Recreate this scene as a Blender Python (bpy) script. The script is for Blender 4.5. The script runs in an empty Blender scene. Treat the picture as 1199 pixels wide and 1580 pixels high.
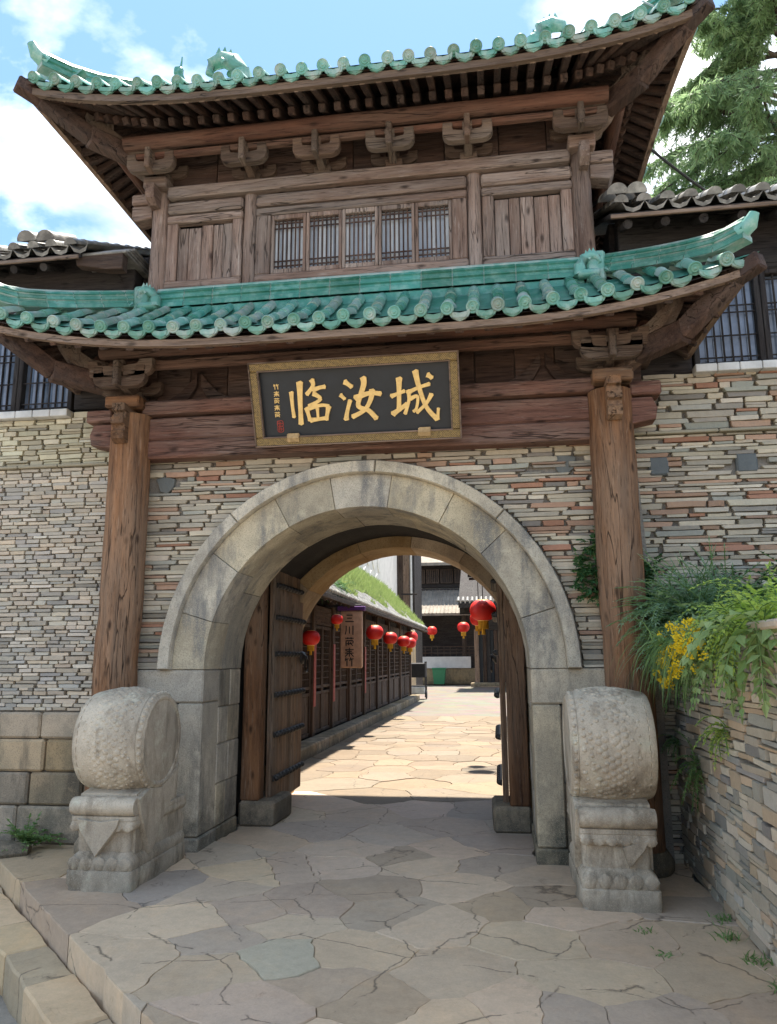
import bpy, math, random
import numpy as np
from mathutils import Vector, Matrix, noise
S = bpy.context.scene
COL = S.collection
rnd = random.Random(11)
rad = math.radians

# ------------------------------------------------------------------ camera, sky, sun, exposure
cam_d = bpy.data.cameras.new('camera')
cam = bpy.data.objects.new('camera', cam_d); COL.objects.link(cam)
cam_d.sensor_fit = 'VERTICAL'; cam_d.sensor_height = 24.0
cam_d.lens = 1166.05/1580*24.0
cam_d.clip_start = .05; cam_d.clip_end = 2000
p_, yw_, r_ = .191, .1423, -.0054
F = Vector((-math.sin(yw_)*math.cos(p_), math.cos(yw_)*math.cos(p_), math.sin(p_)))
RT = Vector((math.cos(yw_), math.sin(yw_), 0)); UP = RT.cross(F)
RR = math.cos(r_)*RT+math.sin(r_)*UP; UU = -math.sin(r_)*RT+math.cos(r_)*UP
m3 = Matrix((RR, UU, -F)).transposed()
cam.matrix_world = Matrix.Translation((1.2008, -6.7476, 1.65)) @ m3.to_4x4()
S.camera = cam

SUN_EL, SUN_AZ = rad(71), rad(5)          # azimuth from +y towards +x
sdir = Vector((math.sin(SUN_AZ)*math.cos(SUN_EL), math.cos(SUN_AZ)*math.cos(SUN_EL), math.sin(SUN_EL)))
W = bpy.data.worlds.new('World'); S.world = W; W.use_nodes = True
nt = W.node_tree; nt.nodes.clear()
def wn(t, **k):
    n = nt.nodes.new(t)
    for a, b in k.items(): setattr(n, a, b)
    return n
sky = wn('ShaderNodeTexSky', sky_type='NISHITA'); sky.sun_disc = False
sky.sun_elevation = SUN_EL; sky.sun_rotation = SUN_AZ; sky.air_density = 1.0; sky.dust_density = .6; sky.ozone_density = 1.6
tc = wn('ShaderNodeTexCoord'); mp = wn('ShaderNodeMapping')
mp.inputs['Scale'].default_value = (1, 1, 1.9); mp.inputs['Location'].default_value = (8.4, 7.7, 5.1)
n1 = wn('ShaderNodeTexNoise'); n1.inputs['Scale'].default_value = 3.2; n1.inputs['Detail'].default_value = 9; n1.inputs['Roughness'].default_value = .55
n1.inputs['Distortion'].default_value = .25
r1 = wn('ShaderNodeValToRGB'); r1.color_ramp.elements[0].position = .46; r1.color_ramp.elements[1].position = .62
n2 = wn('ShaderNodeTexNoise'); n2.inputs['Scale'].default_value = 6; n2.inputs['Detail'].default_value = 6
r2 = wn('ShaderNodeValToRGB'); r2.color_ramp.elements[0].color = (1.9, 2.02, 2.25, 1); r2.color_ramp.elements[1].color = (4.0, 4.05, 4.1, 1)
r2.color_ramp.elements[0].position = .36; r2.color_ramp.elements[1].position = .66
hs = wn('ShaderNodeMix', data_type='RGBA'); hs.blend_type = 'MIX'; hs.inputs[0].default_value = .90
hs.inputs[7].default_value = (.48, .92, 1.6, 1)
mx = wn('ShaderNodeMix', data_type='RGBA')
bg = wn('ShaderNodeBackground'); bg.inputs['Strength'].default_value = .095
wo = wn('ShaderNodeOutputWorld')
L = nt.links.new
L(tc.outputs['Generated'], mp.inputs['Vector']); L(mp.outputs[0], n1.inputs['Vector']); L(mp.outputs[0], n2.inputs['Vector'])
L(n1.outputs['Fac'], r1.inputs[0]); L(n2.outputs['Fac'], r2.inputs[0])
L(sky.outputs[0], hs.inputs[6]); L(r1.outputs[0], mx.inputs[0]); L(hs.outputs[2], mx.inputs[6]); L(r2.outputs[0], mx.inputs[7])
L(mx.outputs[2], bg.inputs['Color']); L(bg.outputs[0], wo.inputs[0])
sl = bpy.data.lights.new('sun', 'SUN'); sl.energy = 2.0; sl.angle = rad(1.6); sl.color = (1, .94, .84)
so = bpy.data.objects.new('sun', sl); COL.objects.link(so)
so.rotation_euler = (-sdir).to_track_quat('-Z', 'Y').to_euler(); so.location = (0, 0, 30)
S.view_settings.view_transform = 'Standard'; S.view_settings.look = 'None'
S.view_settings.exposure = 2.85; S.view_settings.gamma = 1
S.cycles.max_bounces = 8; S.cycles.diffuse_bounces = 5; S.cycles.transparent_max_bounces = 8
S.cycles.use_denoising = True

# ------------------------------------------------------------------ scene helpers
WM = {}
def put(o, parent=None, mw=None):
    mw = mw or Matrix()
    COL.objects.link(o); WM[o.name] = mw
    if parent is not None:
        o.parent = parent; o.matrix_parent_inverse = WM[parent.name].inverted()
    o.matrix_basis = mw
    return o
def thing(name, label, cat, loc=(0, 0, 0), group=None):
    o = bpy.data.objects.new(name, None); o.empty_display_size = .2
    o['label'] = label; o['category'] = cat
    if group: o['group'] = group
    return put(o, None, Matrix.Translation(loc))
def tag(o, label=None, cat=None, group=None, kind=None):
    if label: o['label'] = label
    if cat: o['category'] = cat
    if group: o['group'] = group
    if kind: o['kind'] = kind
    return o
def smooth(me, ang=35):
    me.polygons.foreach_set('use_smooth', [True]*len(me.polygons))
    if ang: me.set_sharp_from_angle(angle=rad(ang))
class MB:
    def __init__(s): s.v = []; s.f = []; s.c = []
    def add(s, vs, fs, col=None, M=None):
        b = len(s.v)
        s.v += [tuple(M @ Vector(q)) for q in vs] if M is not None else [tuple(q) for q in vs]
        s.f += [tuple(b+i for i in f) for f in fs]
        s.c += [col]*len(fs)
    def cbox(s, c, d, b=.01, M=None, col=None):
        vs, fs = cbox_geo(d, b)
        vs = [(x+c[0], y+c[1], z+c[2]) for x, y, z in vs]; s.add(vs, fs, col, M)
    def beam(s, p0, p1, w, h, b=.01, up=(0, 0, 1), col=None):
        M, l = beam_matrix(p0, p1, up)
        vs, fs = cbox_geo((w, l, h), b); s.add(vs, fs, col, M)
    def prism(s, poly, d0, d1, plane='xz', bev=0, col=None, M=None):
        n = len(poly)
        def P(q, d):
            if plane == 'xz': return (q[0], d, q[1])
            if plane == 'yz': return (d, q[0], q[1])
            return (q[0], q[1], d)
        rings = [(poly, d1)]
        if bev:
            cx = sum(q[0] for q in poly)/n; cy = sum(q[1] for q in poly)/n
            ins = inset(poly, bev)
            sg = 1 if d1 > d0 else -1
            rings = [(poly, d1), (poly, d0+sg*bev), (ins, d0)]
        else: rings.append((poly, d0))
        vs = []; fs = []
        for pl, d in rings: vs += [P(q, d) for q in pl]
        for k in range(len(rings)-1):
            for i in range(n):
                j = (i+1) % n; fs.append((k*n+i, k*n+j, (k+1)*n+j, (k+1)*n+i))
        fs.append(tuple(range(n))); k = len(rings)-1
        fs.append(tuple(k*n+i for i in reversed(range(n))))
        s.add(vs, fs, col, M)
    def tube(s, pts, rads, n=10, caps=True, jit=0, col=None):
        pts = [Vector(p) for p in pts]; vs = []; fs = []
        if not hasattr(rads, '__len__'): rads = [rads]*len(pts)
        for i, p in enumerate(pts):
            d = (pts[min(i+1, len(pts)-1)]-pts[max(i-1, 0)]).normalized()
            a = d.orthogonal() if abs(d.z) < .9 else Vector((1, 0, 0))
            if abs(d.z) < .9: a = d.cross(Vector((0, 0, 1))).normalized()
            a = (a-d*a.dot(d)).normalized(); b = d.cross(a)
            for k in range(n):
                t = 2*math.pi*k/n
                q = p+(a*math.cos(t)+b*math.sin(t))*rads[i]
                if jit:
                    nv = noise.noise(q*5)*jit+noise.noise(q*17)*jit*.35; q = p+(q-p)*(1+nv)
                vs.append(q)
        for i in range(len(pts)-1):
            for k in range(n):
                fs.append((i*n+k, i*n+(k+1) % n, (i+1)*n+(k+1) % n, (i+1)*n+k))
        if caps:
            fs.append(tuple(reversed(range(n)))); fs.append(tuple((len(pts)-1)*n+k for k in range(n)))
        s.add(vs, fs, col)
    def lathe(s, prof, n=20, M=None, col=None):
        vs = []; fs = []
        for r, z in prof:
            for k in range(n):
                t = 2*math.pi*k/n; vs.append((r*math.cos(t), r*math.sin(t), z))
        m = len(prof)
        for i in range(m-1):
            for k in range(n): fs.append((i*n+k, i*n+(k+1) % n, (i+1)*n+(k+1) % n, (i+1)*n+k))
        fs.append(tuple(reversed(range(n)))); fs.append(tuple((m-1)*n+k for k in range(n)))
        s.add(vs, fs, col, M)
    def loft(s, rings, cap=True, col=None):
        n = len(rings[0]); vs = [q for r in rings for q in r]; fs = []
        for i in range(len(rings)-1):
            for k in range(n): fs.append((i*n+k, i*n+(k+1) % n, (i+1)*n+(k+1) % n, (i+1)*n+k))
        if cap:
            fs.append(tuple(reversed(range(n)))); fs.append(tuple((len(rings)-1)*n+k for k in range(n)))
        s.add(vs, fs, col)
    def mesh(s, name, mat=None, ang=None):
        me = bpy.data.meshes.new(name); me.from_pydata(s.v, [], s.f)
        if any(c is not None for c in s.c):
            a = me.color_attributes.new('Col', 'FLOAT_COLOR', 'CORNER')
            arr = []
            for p, c in zip(me.polygons, s.c): arr += list((*(c or (.5, .5, .5)), 1))*p.loop_total
            a.data.foreach_set('color', arr)
        if mat:
            for m in (mat if isinstance(mat, (list, tuple)) else [mat]): me.materials.append(m)
        if ang: smooth(me, ang)
        return me
    def build(s, name, mat, parent=None, ang=None, mw=None, color=None):
        me = s.mesh(name, mat, ang)
        o = bpy.data.objects.new(name, me)
        if color: o.color = (*color, 1)
        return put(o, parent, mw)
def inset(poly, d):
    n = len(poly); out = []
    ar = sum(poly[i][0]*poly[(i+1) % n][1]-poly[(i+1) % n][0]*poly[i][1] for i in range(n))
    sg = 1 if ar > 0 else -1
    for i in range(n):
        p0, p, p1 = Vector(poly[i-1][:2]), Vector(poly[i][:2]), Vector(poly[(i+1) % n][:2])
        a = (p-p0); b = (p1-p)
        if a.length < 1e-9 or b.length < 1e-9: out.append(tuple(p)); continue
        a.normalize(); b.normalize()
        na = Vector((-a.y, a.x))*sg; nb = Vector((-b.y, b.x))*sg
        q = na+nb; k = max(.35, q.length_squared/2)
        out.append(tuple(p+q*(d/(2*k))*1.0 if q.length > 1e-6 else p))
    return out
_cb = {}
def cbox_geo(d, b):
    x, y, z = d[0]/2, d[1]/2, d[2]/2; b = min(b, x*.6, y*.6, z*.6)
    vs = []
    for sx in (-1, 1):
        for sy in (-1, 1):
            for sz in (-1, 1):
                vs += [(sx*x, sy*(y-b), sz*(z-b)), (sx*(x-b), sy*y, sz*(z-b)), (sx*(x-b), sy*(y-b), sz*z)]
    I = lambda sx, sy, sz, k: ((sx > 0)*4+(sy > 0)*2+(sz > 0))*3+k
    fs = []
    def q(l, nrm):
        a, bb, c = Vector(vs[l[0]]), Vector(vs[l[1]]), Vector(vs[l[2]])
        if (bb-a).cross(c-a).dot(Vector(nrm)) < 0: l = l[::-1]
        fs.append(tuple(l))
    for s_ in (-1, 1):
        q([I(s_, a, c, 0) for a, c in ((-1, -1), (1, -1), (1, 1), (-1, 1))], (s_, 0, 0))
        q([I(a, s_, c, 1) for a, c in ((-1, -1), (1, -1), (1, 1), (-1, 1))], (0, s_, 0))
        q([I(a, c, s_, 2) for a, c in ((-1, -1), (1, -1), (1, 1), (-1, 1))], (0, 0, s_))
    for a in (-1, 1):
        for c in (-1, 1):
            q([I(a, c, -1, 0), I(a, c, 1, 0), I(a, c, 1, 1), I(a, c, -1, 1)], (a, c, 0))
            q([I(a, -1, c, 0), I(a, 1, c, 0), I(a, 1, c, 2), I(a, -1, c, 2)], (a, 0, c))
            q([I(-1, a, c, 1), I(1, a, c, 1), I(1, a, c, 2), I(-1, a, c, 2)], (0, a, c))
            for e in (-1, 1): q([I(a, c, e, 0), I(a, c, e, 1), I(a, c, e, 2)], (a, c, e))
    return vs, fs
def beam_matrix(p0, p1, up=(0, 0, 1)):
    p0, p1 = Vector(p0), Vector(p1); d = p1-p0; l = d.length; d.normalize()
    x = d.cross(Vector(up))
    if x.length < 1e-4: x = Vector((1, 0, 0))
    x.normalize(); z = x.cross(d)
    M = Matrix((x, d, z)).transposed().to_4x4(); M.translation = (p0+p1)/2
    return M, l
_unit = {}
def bar(name, p0, p1, w, h, mat, parent, b=.12, up=(0, 0, 1)):
    """one bevelled timber as its own object sharing one unit mesh per material and proportion"""
    M, l = beam_matrix(p0, p1, up)
    key = (mat.name, round(l/max(w, h)))
    if key not in _unit:
        k = MB(); bb = b*min(w, h); vs, fs = cbox_geo((w, l, h), bb)
        k.add([(x/w, y/l, z/h) for x, y, z in vs], fs); _unit[key] = k.mesh(name, mat)
    o = bpy.data.objects.new(name, _unit[key])
    return put(o, parent, M @ Matrix.Diagonal((w, l, h, 1)))
def box(name, x0, x1, y0, y1, z0, z1, mat, parent, b=.01):
    k = MB(); k.cbox(((x0+x1)/2, (y0+y1)/2, (z0+z1)/2), (x1-x0, y1-y0, z1-z0), b)
    return k.build(name, mat, parent)

# ------------------------------------------------------------------ materials
class NT:
    def __init__(s, name, rough=.8, spec=.3):
        s.m = bpy.data.materials.new(name); s.m.use_nodes = True; s.t = s.m.node_tree
        s.b = s.t.nodes['Principled BSDF']; s.b.inputs['Roughness'].default_value = rough
        s.b.inputs['Specular IOR Level'].default_value = spec; s._pos = None
    def n(s, t, **k):
        x = s.t.nodes.new(t)
        for a, b in k.items(): setattr(x, a, b)
        return x
    def l(s, a, b): s.t.links.new(a, b)
    def pos(s):
        if s._pos is None: s._pos = s.n('ShaderNodeNewGeometry')
        return s._pos.outputs['Position']
    def noise(s, scale, detail=5, rough=.6, stretch=None, vec=None, dist=0, off=None):
        v = vec if vec is not None else s.pos()
        if stretch or off:
            mp = s.n('ShaderNodeMapping')
            if stretch: mp.inputs['Scale'].default_value = stretch
            if off: mp.inputs['Location'].default_value = off
            s.l(v, mp.inputs['Vector']); v = mp.outputs[0]
        x = s.n('ShaderNodeTexNoise'); x.inputs['Scale'].default_value = scale; x.inputs['Detail'].default_value = detail
        x.inputs['Roughness'].default_value = rough; x.inputs['Distortion'].default_value = dist
        s.l(v, x.inputs['Vector']); return x.outputs['Fac']
    def ramp(s, fac, stops):
        r = s.n('ShaderNodeValToRGB'); e = r.color_ramp.elements
        while len(e) < len(stops): e.new(.5)
        for q, (p, c) in zip(e, stops):
            q.position = p; q.color = (c, c, c, 1) if not hasattr(c, '__len__') else (*c, 1)
        s.l(fac, r.inputs[0]); return r.outputs[0]
    def mix(s, fac, a, b, mode='MIX'):
        x = s.n('ShaderNodeMix', data_type='RGBA'); x.blend_type = mode
        for i, v in ((0, fac), (6, a), (7, b)):
            if isinstance(v, (int, float)): x.inputs[i].default_value = v if i == 0 else (v, v, v, 1)
            elif isinstance(v, tuple): x.inputs[i].default_value = (*v, 1)
            else: s.l(v, x.inputs[i])
        return x.outputs[2]
    def math(s, op, a, b=0):
        x = s.n('ShaderNodeMath', operation=op)
        for i, v in ((0, a), (1, b)):
            if isinstance(v, (int, float)): x.inputs[i].default_value = v
            else: s.l(v, x.inputs[i])
        return x.outputs[0]
    def z(s):
        x = s.n('ShaderNodeSeparateXYZ'); s.l(s.pos(), x.inputs[0]); return x.outputs['Z']
    def info(s, k): 
        return s.n('ShaderNodeObjectInfo').outputs[k]
    def bump(s, h, strength=.4, dist=.01):
        x = s.n('ShaderNodeBump'); x.inputs['Strength'].default_value = strength; x.inputs['Distance'].default_value = dist
        s.l(h, x.inputs['Height']); s.l(x.outputs[0], s.b.inputs['Normal'])
    def col(s, c): 
        if isinstance(c, tuple): s.b.inputs['Base Color'].default_value = (*c, 1)
        else: s.l(c, s.b.inputs['Base Color'])
        return s.m
def wood(name, light, dark, axis, grey=None, grey_amt=.5, rough=.8, crack=.8):
    t = NT(name, rough, .25)
    st = {'x': (.7, 9, 9), 'y': (9, .7, 9), 'z': (9, 9, .7)}[axis]
    rn = t.info('Random')
    cb = t.n('ShaderNodeCombineXYZ'); k = t.math('MULTIPLY', rn, 37.0)
    for i in range(3): t.l(k, cb.inputs[i])
    va = t.n('ShaderNodeVectorMath', operation='ADD'); t.l(t.pos(), va.inputs[0]); t.l(cb.outputs[0], va.inputs[1])
    v = va.outputs[0]
    g = t.noise(1.6, 7, .65, st, v, .4)
    c = t.ramp(g, [(.32, dark), (.66, light)])
    if grey:
        g2 = g2_ = t.noise(1.3, 4, .6, tuple(.5*q**.5 for q in st), v)
        c = t.mix(t.ramp(g2, [(.42, 0), (.62, grey_amt)]), c, grey)
    fine = t.noise(7, 5, .7, st, v)
    c = t.mix(t.ramp(fine, [(.30, crack), (.43, 0)]), c, tuple(q*.28 for q in dark))
    vo = t.n('ShaderNodeTexVoronoi'); vo.inputs['Scale'].default_value = 1.0; mpv = t.n('ShaderNodeMapping'); mpv.inputs['Scale'].default_value = {'x': (3.2, 8, 8), 'y': (8, 3.2, 8), 'z': (8, 8, 3.2)}[axis]
    t.l(v, mpv.inputs[0]); t.l(mpv.outputs[0], vo.inputs['Vector'])
    kn = t.ramp(vo.outputs['Distance'], [(.07, .85), (.20, 0)])
    c = t.mix(kn, c, tuple(q*.30 for q in dark))
    lg = t.noise(3.2, 6, .75, tuple(1.6*q for q in st), v)
    c = t.mix(t.ramp(lg, [(.56, 0), (.70, .55)]), c, tuple(min(.6, q*1.5) for q in (grey or light)))
    sc_ = t.noise(15, 3, .6, tuple(q*(.35 if q < 1 else 1) for q in st), v)
    c = t.mix(t.ramp(sc_, [(.30, .75), (.37, 0)]), c, tuple(q*.22 for q in dark))
    lc = t.noise(1.05, 3, .45, st, v, .25)
    cr = t.math('MULTIPLY', t.ramp(t.math('ABSOLUTE', t.math('SUBTRACT', lc, .5)), [(.002, 1), (.0095, 0)]), t.ramp(g2_ if grey else g, [(.45, 0), (.56, 1)]))
    c = t.mix(t.math('MULTIPLY', cr, .8), c, tuple(q*.2 for q in dark))
    br = t.math('ADD', t.math('MULTIPLY', rn, .5), .72)
    hv = t.n('ShaderNodeHueSaturation'); t.l(c, hv.inputs['Color']); t.l(br, hv.inputs['Value'])
    hh = t.math('ADD', t.math('MULTIPLY', fine, .8), t.math('ADD', t.math('MULTIPLY', g, .6), t.math('MULTIPLY', t.ramp(sc_, [(.28, 0), (.40, 1)]), .6)))
    hh = t.math('SUBTRACT', hh, t.math('MULTIPLY', cr, 1.2))
    t.bump(hh, .85, .016)
    return t.col(hv.outputs[0])
WOOD = {}
def wd(kind, axis):
    k = kind+axis
    if k not in WOOD:
        p = dict(pale=((.30, .205, .158), (.115, .070, .052), (.31, .265, .23), .6),
                 lintel=((.27, .135, .095), (.10, .046, .034), (.27, .20, .16), .5),
                 column=((.265, .125, .055), (.065, .030, .015), (.24, .17, .115), .5),
                 dark=((.115, .066, .047), (.040, .023, .018), (.10, .08, .07), .5),
                 red=((.17, .080, .052), (.06, .028, .020), (.13, .088, .065), .6),
                 brk=((.175, .115, .082), (.07, .043, .030), (.19, .155, .125), .6),
                 eave=((.27, .185, .13), (.12, .078, .052), (.23, .18, .145), .5),
                 door=((.33, .20, .115), (.12, .07, .042), (.24, .19, .14), .6),
                 alley=((.12, .075, .052), (.04, .026, .02), (.12, .10, .085), .5),
                 black=((.045, .036, .032), (.016, .013, .013), (.06, .055, .05), .5))[kind]
        WOOD[k] = wood('wood_'+k, p[0], p[1], axis, p[2], p[3])
    return WOOD[k]
def stone_obj(name, attr=False, rough=.88, amp=.45, bump=.5, warm=(1.24, 1.19, 1.10), blotch=0):
    t = NT(name, rough, .25)
    if attr:
        a = t.n('ShaderNodeAttribute'); a.attribute_name = 'Col'; c = a.outputs['Color']
    else: c = t.info('Color')
    n = t.noise(14, 6, .7); n2 = t.noise(60, 3, .6); n3 = t.noise(2.3, 4, .6)
    v = t.math('ADD', t.math('MULTIPLY', n, amp), t.math('ADD', t.math('MULTIPLY', n2, amp*.5), t.math('MULTIPLY', n3, amp*.9)))
    v = t.math('ADD', v, 1-amp*1.08)
    c = t.mix(1.0, c, v, 'MULTIPLY'); c = t.mix(1.0, c, warm, 'MULTIPLY')
    if blotch:
        b1 = t.noise(1.1, 6, .65, None, None, .6); b2 = t.noise(2.7, 7, .7, None, None, .8, (5, 2, 0))
        c = t.mix(t.ramp(b1, [(.44, 0), (.60, blotch)]), c, t.mix(1.0, c, (.86, .89, .93), 'MULTIPLY')); c = t.mix(t.ramp(b2, [(.50, 0), (.66, blotch)]), c, t.mix(1.0, c, (1.18, 1.09, .98), 'MULTIPLY'))
        c = t.mix(t.ramp(t.noise(4.5, 8, .75, None, None, 1.2, (1, 9, 0)), [(.60, 0), (.70, .6)]), c, t.mix(1.0, c, (.68, .63, .58), 'MULTIPLY'))
        vo = t.n('ShaderNodeTexVoronoi', feature='DISTANCE_TO_EDGE'); vo.inputs['Scale'].default_value = 1.35
        wv = t.n('ShaderNodeVectorMath', operation='SCALE'); wv.inputs[3].default_value = .22; nz = t.n('ShaderNodeTexNoise'); nz.inputs['Scale'].default_value = 3; nz.inputs['Detail'].default_value = 6
        wa = t.n('ShaderNodeVectorMath', operation='ADD'); t.l(t.pos(), nz.inputs['Vector']); t.l(nz.outputs['Color'], wv.inputs[0]); t.l(t.pos(), wa.inputs[0]); t.l(wv.outputs[0], wa.inputs[1]); t.l(wa.outputs[0], vo.inputs['Vector'])
        ck = t.math('MULTIPLY', t.ramp(vo.outputs['Distance'], [(0, 1), (.012, 0)]), t.ramp(b2, [(.47, 0), (.53, .8)]))
        c = t.mix(ck, c, (.09, .07, .05)); n = t.math('SUBTRACT', n, t.math('MULTIPLY', ck, .8))
    t.bump(t.math('ADD', n, t.math('MULTIPLY', n2, .4)), bump, .012)
    return t.col(c)
SLATE = stone_obj('slate_stone'); SLATE_J = stone_obj('slate_joined', True)
FLAG = stone_obj('flag_stone', rough=.7, amp=.5, bump=.35, warm=(1.74, 1.47, 1.17), blotch=.4)
def granite(name, a, b, stain=(.10, .095, .085), stain_amt=.5, moss=0, speck=.5, use_obj=True):
    t = NT(name, .86, .25)
    big = t.noise(1.7, 5, .6); mid = t.noise(7, 6, .65); sp = t.noise(95, 2, .5); sp2 = t.noise(210, 1, .5)
    c = t.mix(t.ramp(big, [(.40, 0), (.60, 1)]), tuple(q*.86 for q in a), tuple(min(.6, q*1.06) for q in b))
    c = t.mix(t.ramp(mid, [(.55, 0), (.78, .55)]), c, tuple(q*.62 for q in a))
    c = t.mix(t.ramp(mid, [(.25, .5), (.42, 0)]), c, tuple(min(.6, q*1.3) for q in b))
    st = t.noise(2.2, 6, .7, (1.6, 1.6, .55), off=(3.1, 7, 1))
    c = t.mix(t.ramp(st, [(.52, 0), (.68, stain_amt)]), c, stain)
    wk = t.noise(5, 6, .7, (1, 1, .22), off=(1, 4, 2)); c = t.mix(t.ramp(wk, [(.52, 0), (.66, stain_amt*.9)]), c, stain)
    pw = t.noise(3.1, 7, .7, off=(8, 3, 5)); c = t.mix(t.ramp(pw, [(.57, 0), (.66, .5)]), c, tuple(min(.62, q*1.28) for q in b))
    if moss:
        zf = t.ramp(t.math('ADD', t.math('MULTIPLY', t.z(), -1.0), t.math('MULTIPLY', t.noise(5, 6, .7), 1.5)), [(.35, 0), (.8, moss)])
        c = t.mix(zf, c, (.055, .056, .045))
    if speck:
        c = t.mix(t.ramp(sp, [(.36, speck), (.47, 0)]), c, tuple(q*.5 for q in a))
        c = t.mix(t.ramp(sp2, [(.56, 0), (.66, speck*.7)]), c, tuple(min(.75, q*1.5) for q in b))
    if use_obj:
        hv = t.n('ShaderNodeHueSaturation'); t.l(c, hv.inputs['Color'])
        rn = t.info('Random'); t.l(t.math('ADD', t.math('MULTIPLY', rn, .42), .74), hv.inputs['Value']); t.l(t.math('ADD', t.math('MULTIPLY', t.math('FRACT', t.math('MULTIPLY', rn, 7.3)), .5), .85), hv.inputs['Saturation']); c = hv.outputs[0]
    t.bump(t.math('ADD', t.math('MULTIPLY', mid, .8), t.math('MULTIPLY', sp, .5)), .55, .012)
    return t.col(c)
ARCH = granite('arch_granite', (.37, .325, .25), (.49, .43, .325), (.15, .147, .138), .95)
PIER = granite('pier_granite', (.39, .34, .26), (.46, .39, .285), (.12, .115, .10), .7, .85)
ASHLAR = granite('ashlar_granite', (.32, .27, .195), (.41, .32, .22), (.09, .08, .065), .7, .75)
DRUM = granite('drum_stone', (.45, .375, .28), (.54, .455, .34), (.18, .14, .095), .95, .45, .3, False)
RSTONE = granite('rear_stone', (.40, .28, .17), (.46, .35, .23), (.16, .12, .09), .4)
MORTAR = granite('mortar', (.21, .185, .155), (.26, .23, .19), use_obj=False)
JOINT = granite('joint_soil', (.20, .178, .15), (.26, .235, .20), (.10, .09, .07), .6, use_obj=False, speck=.3)
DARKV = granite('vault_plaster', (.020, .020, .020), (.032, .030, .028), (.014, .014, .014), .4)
def glaze(name, a, b, c_, grey=None):
    t = NT(name, .38, .5)
    n = t.noise(9, 6, .65); n2 = t.noise(30, 4, .7); n3 = t.noise(2.5, 3)
    c = t.mix(t.ramp(n3, [(.4, 0), (.6, 1)]), a, b)
    c = t.mix(t.ramp(n, [(.46, 0), (.66, .8)]), c, c_)
    c = t.mix(t.ramp(n2, [(.62, 0), (.72, .7)]), c, (.10, .085, .06))
    hv = t.n('ShaderNodeHueSaturation'); t.l(c, hv.inputs['Color'])
    rn = t.info('Random')
    t.l(t.math('ADD', t.math('MULTIPLY', rn, .5), .75), hv.inputs['Value'])
    t.l(t.math('ADD', t.math('MULTIPLY', rn, .03), .485), hv.inputs['Hue'])
    t.l(t.ramp(n, [(.4, .3), (.7, .6)]), t.b.inputs['Roughness'])
    t.bump(t.math('ADD', n, t.math('MULTIPLY', n2, .5)), .35, .008)
    return t.col(hv.outputs[0])
GREEN = glaze('green_glaze', (.028, .165, .115), (.05, .225, .165), (.17, .34, .275))
GREEN2 = glaze('green_glaze_pale', (.085, .25, .19), (.13, .32, .25), (.32, .42, .36))
GREYT = glaze('grey_roof_tile', (.13, .125, .115), (.20, .19, .17), (.34, .32, .285))
GREYT.node_tree.nodes['Principled BSDF'].inputs['Specular IOR Level'].default_value = .2
def plain(name, c, rough=.7, spec=.3, metal=0, var=.3, scale=12, bump=.2):
    t = NT(name, rough, spec); t.b.inputs['Metallic'].default_value = metal
    n = t.noise(scale, 5)
    t.bump(n, bump, .006)
    return t.col(t.mix(t.ramp(n, [(.3, 0), (.7, 1)]), tuple(q*(1-var) for q in c), tuple(min(.9, q*(1+var)) for q in c)))
GOLD = plain('gold_leaf', (.80, .53, .19), .42, .5, .15, .15, 20)
BOARD = plain('black_lacquer', (.014, .017, .021), .42, .4, 0, .25, 6, .1)
RED = plain('red_seal', (.33, .05, .035), .6)
IRON = plain('iron', (.035, .031, .028), .5, .5, .5, .3, 40)
PLASTER = plain('white_plaster', (.66, .64, .60), .85, .2, 0, .1, 3)
CURTAIN = plain('pale_curtain', (.66, .69, .71), .9, .1, 0, .1, 8)
WHITESILL = plain('white_sill', (.58, .57, .54), .7, .3, 0, .2, 6)
PURPLE = plain('purple_cloth', (.10, .035, .15), .8)
BIN = plain('green_plastic', (.04, .20, .09), .45, .4, 0, .1)
RUBBER = plain('black_rubber', (.02, .02, .021), .6)
SOIL = plain('soil', (.05, .04, .03), .95, .1, 0, .4, 10, .6)
BARK = plain('bark', (.085, .065, .05), .9, .2, 0, .4, 12, .6)
CABLE = plain('cable', (.015, .015, .016), .6)
def fret():
    t = NT('gold_fret', .5, .4)
    br = t.n('ShaderNodeTexBrick'); br.offset = .5
    br.inputs['Scale'].default_value = 26; br.inputs['Mortar Size'].default_value = .035
    mpn = t.n('ShaderNodeMapping'); mpn.inputs['Rotation'].default_value = (rad(90), 0, 0)
    t.l(t.pos(), mpn.inputs[0]); t.l(mpn.outputs[0], br.inputs['Vector'])
    br.inputs['Color1'].default_value = (0, 0, 0, 1); br.inputs['Color2'].default_value = (.25, .25, .25, 1); br.inputs['Mortar'].default_value = (1, 1, 1, 1)
    n = t.noise(55, 2)
    f = t.math('MULTIPLY', br.outputs['Color'], t.ramp(n, [(.35, .55), (.5, 1)]))
    t.bump(f, .6, .006)
    return t.col(t.mix(f, (.06, .042, .02), (.50, .33, .115)))
FRET = fret()
def glass():
    t = NT('window_pane', .12, .6); n = t.noise(5, 3)
    return t.col(t.mix(n, (.34, .38, .43), (.55, .59, .63)))
PANE = glass()
DPANE = plain('dark_pane', (.10, .12, .155), .15, .6, 0, .4, 4, .02); BCURT = plain('blue_curtain', (.24, .28, .36), .9, .1, 0, .2, 8)
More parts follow.
